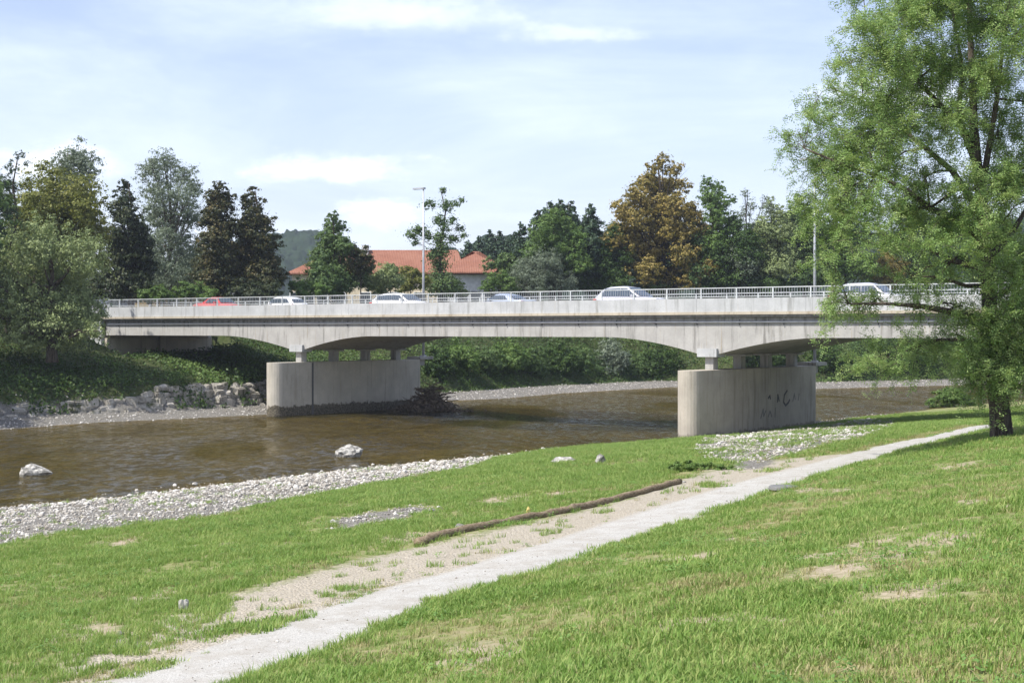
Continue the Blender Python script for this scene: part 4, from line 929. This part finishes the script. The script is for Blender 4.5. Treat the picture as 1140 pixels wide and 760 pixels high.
# ------------------------------------------------------------------ grass and stones (scattered)
def variants(name, maker, n, mat):
    col = bpy.data.collections.new(name)
    for i in range(n):
        me = maker(i); me.materials.append(mat); o = bpy.data.objects.new(name, me); col.objects.link(o)
    return col
def scatter(name, P, scl, rot, col, mat, kind='stuff'):
    me = bpy.data.meshes.new(name); me.vertices.add(len(P)); me.vertices.foreach_set('co', np.asarray(P, np.float32).ravel())
    put_attr(me, 'scl', scl)
    a = me.attributes.new('rot', 'FLOAT_VECTOR', 'POINT'); a.data.foreach_set('vector', np.asarray(rot, np.float32).ravel())
    o = bpy.data.objects.new(name, me); C.objects.link(o); me.materials.append(mat)
    ng = bpy.data.node_groups.new(name, 'GeometryNodeTree')
    ng.interface.new_socket('Geometry', in_out='INPUT', socket_type='NodeSocketGeometry'); ng.interface.new_socket('Geometry', in_out='OUTPUT', socket_type='NodeSocketGeometry')
    gi = ng.nodes.new('NodeGroupInput'); go = ng.nodes.new('NodeGroupOutput'); ip = ng.nodes.new('GeometryNodeInstanceOnPoints')
    ci = ng.nodes.new('GeometryNodeCollectionInfo'); ci.inputs['Collection'].default_value = col; ci.inputs['Separate Children'].default_value = True; ci.inputs['Reset Children'].default_value = True
    a1 = ng.nodes.new('GeometryNodeInputNamedAttribute'); a1.data_type = 'FLOAT'; a1.inputs[0].default_value = 'scl'
    a2 = ng.nodes.new('GeometryNodeInputNamedAttribute'); a2.data_type = 'FLOAT_VECTOR'; a2.inputs[0].default_value = 'rot'
    k = ng.links.new
    k(gi.outputs[0], ip.inputs['Points']); k(ci.outputs[0], ip.inputs['Instance']); ip.inputs['Pick Instance'].default_value = True
    k(a1.outputs[0], ip.inputs['Scale']); k(a2.outputs[0], ip.inputs['Rotation']); k(ip.outputs[0], go.inputs[0])
    md = o.modifiers.new('scatter', 'NODES'); md.node_group = ng
    return tag(o, kind=kind)
def tuft(i, nb=30, rad=.075, h0=.012, h1=.040, wd=.0030, lean=1.5):
    g = np.random.default_rng(i+900); V = []; F = []; T = []
    for b_ in range(nb):
        r = rad*math.sqrt(g.random()); a = g.uniform(0, 6.28); bx, by = r*math.cos(a), r*math.sin(a)
        h = g.uniform(h0, h1); la = g.uniform(0, 6.28); ln = g.uniform(.1, lean)*h; w_ = wd*g.uniform(.7, 1.3)
        cx, cy = math.cos(la+1.57)*w_, math.sin(la+1.57)*w_; dx, dy = math.cos(la)*ln, math.sin(la)*ln; k = len(V)
        V += [(bx-cx,by-cy,-.01), (bx+cx,by+cy,-.01), (bx+cx*.8+dx*.4,by+cy*.8+dy*.4,h*.6), (bx-cx*.8+dx*.4,by-cy*.8+dy*.4,h*.6), (bx+dx+cx*.15,by+dy+cy*.15,h), (bx+dx-cx*.15,by+dy-cy*.15,h)]
        F += [(k,k+1,k+2,k+3), (k+3,k+2,k+4,k+5)]; T += [g.random()]*6
    me = np_mesh('tuft', np.array(V), np.array(F)); put_attr(me, 'tint', T); return me
def weed(i):
    g = np.random.default_rng(i+950); n = g.integers(18, 32); a = g.uniform(0, 6.28, n); r = g.uniform(.03, .11, n)
    Cn = np.stack([np.cos(a)*r, np.sin(a)*r, g.uniform(.02, .10, n)], 1); Nn = np.stack([np.cos(a)*.5, np.sin(a)*.5, np.ones(n)], 1)
    return leaf_mesh('weed', Cn, Nn, .034, .019, None, np.clip(g.random(n)*.6+.3, 0, 1), g)
tuft_short = variants('short_tuft', lambda i: tuft(i), 8, L['grass'])
tuft_dry = variants('dry_tuft', lambda i: tuft(i+40, 22, .09, .012, .05, .0028, 1.8), 6, L['straw'])
tuft_tall = variants('tall_tuft', lambda i: tuft(i+20, 40, .10, .02, .090, .0036, 1.3), 8, L['grass'])
weeds_c = variants('weed_clump', weed, 6, L['weedleaf'])
def masks(x, y):
    nz = (fbm(x, y, .8)-.5)*1.6
    return (polyd(x, y, PATH), polyd(x, y, NEAR), inpoly(x, y, DIRT)+nz*np.where(y < 18, .45, .15)+.12, np.maximum.reduce([inpoly(x, y, G_SHORE), inpoly(x, y, G_BANK)-.1, inpoly(x, y, G_SPOT)-.3])+nz*.5, bareness(x, y)*1.0+nz*.30)
def sample(n, y0, y1, dens):
    y = g.uniform(y0, y1, n); x = g.uniform(-.38, .38, n)*y; x = x+0
    # uniform over the wedge ahead, thinned with distance
    area = .76*y*(y1-y0)/n                              # ground area each sample stands for
    keep = g.random(n) < np.clip(dens(y)*area, 0, 1)
    return x[keep], y[keep]
g = np.random.default_rng(21)
x, y = sample(900000, 7.5, 95, lambda y: 4200/y)
dpv, dnv, dd, gg_, bb = masks(x, y)
pr = np.ones(len(x)); pr[np.abs(dpv) < .58+(fbm(x, y, .6)-.5)*.75] = 0
pr[dd > 0] *= np.where(fbm(x[dd > 0]+5, y[dd > 0], 1.1) > np.where(y[dd > 0] < 19, .55, .70), .5, .02); pr[gg_ > 0] *= np.where((x[gg_ > 0] > 5), .10, .012); pr[bb > 0] *= .30; pr[dnv < .25] = 0
pr *= np.where((dd <= 0), .25+.75*sst(-dd, 0, .9), 1)*np.where(gg_ <= 0, .3+.7*sst(-gg_, 0, .8), 1)*np.where(bb <= 0, .45+.55*sst(-bb, 0, .3), 1)
pr *= .30+.85*sst(fbm(x+40, y, 1.3), .34, .56)
k = g.random(len(x)) < pr; x, y, dpv, dnv = x[k], y[k], dpv[k], dnv[k]
tall = (dpv < -1.0) & (g.random(len(x)) < .30+.5*sst(fbm(x, y+30, 3), .45, .65)) | (dpv > 1) & (g.random(len(x)) < .07) | ((dpv > .5) & (dpv < .95) & (g.random(len(x)) < .5))
P3 = np.stack([x, y, ground(x, y)], 1)
def rots(n, tilt=.12): return np.stack([g.normal(size=n)*tilt, g.normal(size=n)*tilt, g.uniform(0, 6.28, n)], 1)
big = 1+np.clip((y-20)/60, 0, .7)
hvar = .55+1.1*sst(fbm(x+70, y, 1.2, 3), .3, .7)
dry = g.random(len(x)) < .08+(.46+.3*(dpv < -2))*sst(fbm(x-20, y+11, 1.5, 4), .54, .72)+.3*((dpv < -.6) & (dpv > -3.5))
s = dry & ~tall; scatter('dry_grass', P3[s], g.uniform(.7, 1.2, s.sum())*big[s], rots(s.sum()), tuft_dry, L['straw'])
s = ~tall & ~dry; scatter('lawn_grass', P3[s], g.uniform(.75, 1.3, s.sum())*(big*hvar)[s], rots(s.sum()), tuft_short, L['grass'])
s = tall; scatter('long_grass', P3[s], g.uniform(.6, 1.15, s.sum())*big[s], rots(s.sum()), tuft_tall, L['grass'])
x, y = sample(60000, 7.5, 70, lambda y: 120/y)
dpv, dnv, dd, gg_, bb = masks(x, y); k = (np.abs(dpv) > .75) & (dnv > .6) & (gg_ < 0) & ((dd < 0) | (g.random(len(x)) < .2)) & (fbm(x, y, 1.9) > .5); x, y = x[k], y[k]
scatter('broadleaf_weeds', np.stack([x, y, ground(x, y)], 1), g.uniform(.5, 1.15, len(x)), rots(len(x)), weeds_c, L['weedleaf'])

def mat_pebble():
    m = bpy.data.materials.new('river_pebble'); b = NB(nodes_of(m)); oi = b.nt.nodes.new('ShaderNodeObjectInfo').outputs['Random']; n = b.noise(b.pos(), 30, 3, .6)
    c = b.ramp(oi, [(0, (.16,.14,.11)), (.25, (.30,.275,.235)), (.55, (.43,.405,.36)), (.85, (.53,.51,.465)), (1, (.66,.64,.60))])
    b.out(b.principled(b.mix(b.math('MULTIPLY', n, .4), c, (.3,.28,.24)), .85, None, .2)); return m
def rock_mesh(i, sub=1, flat=.6, amp=.25):
    g = np.random.default_rng(i+40); bm = bmesh.new(); bmesh.ops.create_icosphere(bm, subdivisions=sub, radius=.5)
    dirs = [Vector(g.normal(size=3)).normalized() for _ in range(7)]; cut = [g.uniform(.28, .46) for _ in dirs]
    for v in bm.verts:
        for d, c_ in zip(dirs, cut):
            t = v.co.dot(d)
            if t > c_: v.co -= d*(t-c_)*.85
        v.co *= 1+g.uniform(-amp, amp)*.35
        v.co.z *= flat; v.co.y *= .8
    me = bpy.data.meshes.new('rock'); bm.to_mesh(me); bm.free(); return me
M_peb = mat_pebble()
peb = variants('pebble', lambda i: rock_mesh(i), 7, M_peb)
x = g.uniform(-26, 30, 420000); y = g.uniform(25, 100, 420000); _, dnv, _, gg_, _ = masks(x, y)
x2, y2, dnv, gg_ = x, y, dnv, gg_
k = ((gg_ > -.05) & (dnv > -.3) & ((x < 5) | (fbm(x, y, 1.5) > .40) & (g.random(len(x)) < .75)) | (dnv > -1.6) & (dnv < .5) & (g.random(len(x)) < .12)) & (np.abs(x) < y*.37) & (g.random(len(x)) < .55); x, y = x[k], y[k]
s_ = np.minimum(g.lognormal(-2.62, .45, len(x)), .30)*np.clip(y/48, .62, 1.15); scatter('shore_pebbles', np.stack([x, y, ground(x, y)+s_*.12], 1), s_, rots(len(x), .3), peb, M_peb)
x = g.uniform(-60, 75, 160000); y = g.uniform(60, 175, 160000); e = -polyd(x, y, FAR); k = (e > -.3) & (e < 4.8) & (np.abs(x) < y*.36); x, y = x[k], y[k]
s_ = np.minimum(g.lognormal(-2.35, .4, len(x)), .35); scatter('far_shore_pebbles', np.stack([x, y, ground(x, y)+s_*.1], 1), s_, rots(len(x), .3), peb, M_peb)
x, y = sample(200000, 10, 52, lambda y: 1500/y); dpv, dnv, dd, _, _ = masks(x, y)
k = (np.abs(dpv) < .66) & (g.random(len(x)) < .35) | (dd > .05) & (g.random(len(x)) < .3); x, y = x[k], y[k]
s_ = np.minimum(g.lognormal(-4.35, .42, len(x)), .07); scatter('path_gravel', np.stack([x, y, ground(x, y)+s_*.1], 1), s_, rots(len(x), .3), peb, M_peb)

# ------------------------------------------------------------------ single stones, logs, driftwood
def stone(px, py, wpx_, hpx, label, mat=M_stone, seed=0, z=None, name='boulder', group=None):
    X, Y = hit(px, py) if z is None else wpx(px, py, z)
    g_ = np.random.default_rng(seed); W_ = wpx_/FPX*Y; H_ = hpx/FPX*Y
    me = rock_mesh(seed+300, 3, 1.0, .05); co = np.empty(len(me.vertices)*3); me.vertices.foreach_get('co', co); co = co.reshape(-1, 3)
    co = co*(1+(fbm(co[:, 0]*3+seed, co[:, 1]*3+co[:, 2]*3, .55)-.5)*.7)[:, None]; co *= np.array([W_*1.05, W_*.8, H_*1.5]); co[:, 2] += H_*.25
    me.vertices.foreach_set('co', co.ravel()); me.update(); o = link_mesh(name, me, mat)
    o.location = (X, Y+W_*.3, (gz(X, Y) if z is None else z)-.01); o.rotation_euler[2] = g_.uniform(-.5, .5)
    return tag(o, label, 'rock' if name == 'boulder' else 'stone', group)
stone(389, 509, 30, 13, 'white pointed boulder in the river nearest the middle of the photo', seed=1, z=0)
stone(37, 529, 36, 13, 'grey white boulder in the river at the left', M_stone, seed=2, z=0)
stone(628, 516, 26, 8, 'flat pale boulder in the grass, larger of two near the shore', M_stone, seed=3)
stone(668, 516, 13, 10, 'small pale upright stone in the grass right of the flat boulder', M_stone, seed=4)
stone(667, 531, 8, 4, 'tiny pale stone in the grass below the upright one', M_stone, seed=14, name='stone')
stone(204, 680, 12, 15, 'small upright grey stone at the grass edge in the lower left', M_grstone, seed=5)
stone(588, 573, 6, 9, 'small yellowish stone behind the log joint', mat_plain('yellow_stone', (.55,.42,.15), .8), seed=6, name='stone')
stone(394, 521, 11, 4, 'tan flat stone at the water edge below the white boulder', M_stone, seed=7, name='stone')
for i, (px, py, w_, h_, lb) in enumerate(((513,588,12,6,'leftmost pale stone lying behind the long log'),(549,583,10,4,'second pale stone behind the long log'),(560,581,9,4,'third pale stone behind the long log'),(573,579,8,4,'rightmost pale stone behind the long log, next to the yellowish one'),(758,537,14,3,'pale flat stone at the right end of the upper log'),(480,571,10,5,'largest white stone in the bare patch of the left grass'),(370,582,9,4,'white stone at the left end of the bare grass patch'))):
    stone(px, py, w_, h_, lb, M_stone, seed=30+i, name='stone')
stone(133, 707, 10, 6, 'small pale stone on the dirt beside the gravel path at lower left', M_stone, seed=44, name='stone')
# flat round lid in the path
X, Y = hit(872, 546); bm = bmesh.new(); bmesh.ops.create_cone(bm, cap_ends=True, segments=28, radius1=.28, radius2=.26, depth=.07)
o = tag(obj('manhole_cover', bm, mat_plain('dark_iron', (.16,.16,.155), .7), bev=.01), 'flat round grey cover on the edge of the gravel path near the right', 'manhole cover'); o.location = (X, Y, gz(X, Y)+.05)
def log(p0, p1, r, label, seed):
    a = Vector((*hit(*p0), 0)); c = Vector((*hit(*p1), 0)); g_ = np.random.default_rng(seed); n = 24; pts = []
    root = a.lerp(c, .5); root.z = gz(root.x, root.y)
    dr = (c-a).normalized(); sd = Vector((-dr.y, dr.x, 0))
    for i in range(n):
        t = i/(n-1); q = a.lerp(c, t)+sd*(.12*math.sin(t*3.2+seed)+g_.normal()*.008); q.z = gz(q.x, q.y)+r*.55+g_.normal()*.006; pts.append(q-root)
    bm = bmesh.new(); tube(bm, pts, [r*(1.05-.25*i/n+g_.uniform(-.06, .06)) for i in range(n)], 10)
    o = tag(obj('log', bm, M_wood, None, True), label, 'log', 'logs edging the path'); o.location = root
log((471,607), (636,569), .078, 'long weathered log edging the dirt beside the path, the lower one', 1)
log((632,571), (751,538), .078, 'weathered log edging the dirt, the upper one reaching towards the bush', 2)
# driftwood caught behind the left pier
c0 = Vector((*wpx(480, 457, 0), 0)); g_ = np.random.default_rng(5); bm = bmesh.new()
for i in range(340):
    a = g_.uniform(0, 6.28); rr = abs(g_.normal())*1.15; h = max(.02, 1.65*math.exp(-(rr/1.25)**2)*g_.uniform(.2, 1.05)); cx = rr*math.cos(a)*1.25-.1; cy = rr*math.sin(a)
    th = g_.uniform(0, 6.28); ln = g_.uniform(.3, 1.1); d = Vector((math.cos(th), math.sin(th), g_.normal()*.30))*ln; p = Vector((cx, cy, h)); r0 = g_.uniform(.012, .045)
    if i < 6: r0 = .09; d = d*1.2
    tube(bm, [p-d, p-d*.2+Vector(g_.normal(size=3))*.07, p+d*.5+Vector(g_.normal(size=3))*.07, p+d], [r0, r0*.9, r0*.6, r0*.25], 5)
me_c = rock_mesh(777, 2, .55, .3); 
for v in me_c.vertices: v.co = Vector((v.co.x*3.6, v.co.y*2.6, v.co.z*4.4))
bm.from_mesh(me_c)
M_drift = mat_plain('driftwood', (.15,.12,.09), .95, 0, .1, .6, 5)
o = tag(obj('driftwood_pile', bm, M_drift), 'tangled dark driftwood heap caught at the rear of the left pier', 'driftwood'); o.location = c0
# yellow weeds on the heap come with the undergrowth

def block_mesh(i):
    g = np.random.default_rng(i); bm = bmesh.new(); bmesh.ops.create_cube(bm, size=1.0)
    for v in bm.verts: v.co = Vector((v.co.x*g.uniform(.75, 1.1), v.co.y*.9, v.co.z*g.uniform(.75, 1.1)))
    bmesh.ops.bevel(bm, geom=list(bm.edges), offset=.13, segments=2, affect='EDGES')
    bmesh.ops.triangulate(bm, faces=bm.faces)
    for v in bm.verts: v.co += Vector(g.normal(size=3))*.028
    me = bpy.data.meshes.new('block'); bm.to_mesh(me); bm.free(); return me
# stone revetment below the left bank
def walk(P, off, step):
    out = []; 
    for (ax, ay), (bx, by) in zip(P, P[1:]):
        L_ = math.hypot(bx-ax, by-ay); n = max(1, int(L_/step)); dx, dy = (bx-ax)/L_, (by-ay)/L_
        for k in range(n): out.append((ax+dx*k*L_/n-dy*off, ay+dy*k*L_/n+dx*off, math.atan2(dy, dx)))
    return out
g_ = np.random.default_rng(8); bm = bmesh.new()
core = [Vector((x, y, .45)) for x, y, _ in walk(FAR[3:10], 4.35, .9) if x > -40]
tube(bm, core, .5, 8)
srcs = [block_mesh(600+i) for i in range(12)]
for row in range(5):
    off = 3.75+row*.24
    for (x, y, an) in walk(FAR[3:10], off, .62):
        if x < -40 or (x < -24 and row > 1+(x > -30)): continue
        if g_.random() < .04: continue
        me = srcs[g_.integers(12)]; s = g_.uniform(.5, .9); k0 = len(bm.verts)
        bm.from_mesh(me); bm.verts.ensure_lookup_table()
        M = Matrix.Translation((x+g_.normal()*.12, y+g_.normal()*.10, .20+row*.37+g_.normal()*.06)) @ Matrix.Rotation(an+g_.normal()*.25, 4, 'Z') @ Matrix.Rotation(g_.normal()*.3, 4, 'X') @ Matrix.Diagonal((s*1.25, s*.8, s*.78, 1))
        for v in bm.verts[k0:]: v.co = M @ v.co
def mat_rev():
    m = bpy.data.materials.new('revetment_stone'); b = NB(nodes_of(m)); P = b.pos(); n = b.noise(P, 1.1, 5, .65); n2 = b.noise(P, 7, 4, .6)
    c = b.ramp(b.math('ADD', b.math('MULTIPLY', n, .55), b.math('MULTIPLY', n2, .45)), [(.3, (.10,.09,.07)), (.5, (.33,.31,.265)), (.7, (.50,.475,.43))])
    c = b.mix(b.sstep(b.noise(P, .7, 5, .7), .54, .66), c, (.06,.07,.03))
    b.out(b.principled(c, .95, b.bump(n2, .7, .05), .15)); return m
gw = np.random.default_rng(18); xw = gw.uniform(-45, -14, 90000); yw = gw.uniform(72, 112, 90000); ew = -polyd(xw, yw, FAR)
kw_ = (ew > 3.5) & (ew < 5.4) & (fbm(xw, yw, 1.8) > np.where(xw < -25, .52, .62)) & (np.abs(xw) < yw*.36+1); xw, yw, ew = xw[kw_], yw[kw_], ew[kw_]
zw = .25+(ew-3.6)*1.25+gw.random(len(xw))*.45
tag(link_mesh('wall_creeper', leaf_mesh('wall_creeper', np.stack([xw, yw-.25, zw], 1), gw.normal(size=(len(xw), 3))*.6+np.array([.2, -.6, .4]), .22, .14, .3, None, gw), L['ivy']), kind='stuff')
tag(obj('stone_revetment', bm, mat_rev()), 'rough stone bank wall along the far gravel shore left of the left pier', 'stone wall')

# ------------------------------------------------------------------ the air
bm = bmesh.new(); box(bm, -2700, 3700, -90, 1150, -1.7, 130)
m = bpy.data.materials.new('thin_air'); nt = nodes_of(m); pv = nt.nodes.new('ShaderNodeVolumePrincipled')
pv.inputs['Color'].default_value = (.80,.88,1,1); pv.inputs['Density'].default_value = .00024; pv.inputs['Anisotropy'].default_value = .3
nt.links.new(pv.outputs[0], nt.nodes.new('ShaderNodeOutputMaterial').inputs[1])
tag(obj('haze', bm, m), kind='stuff')
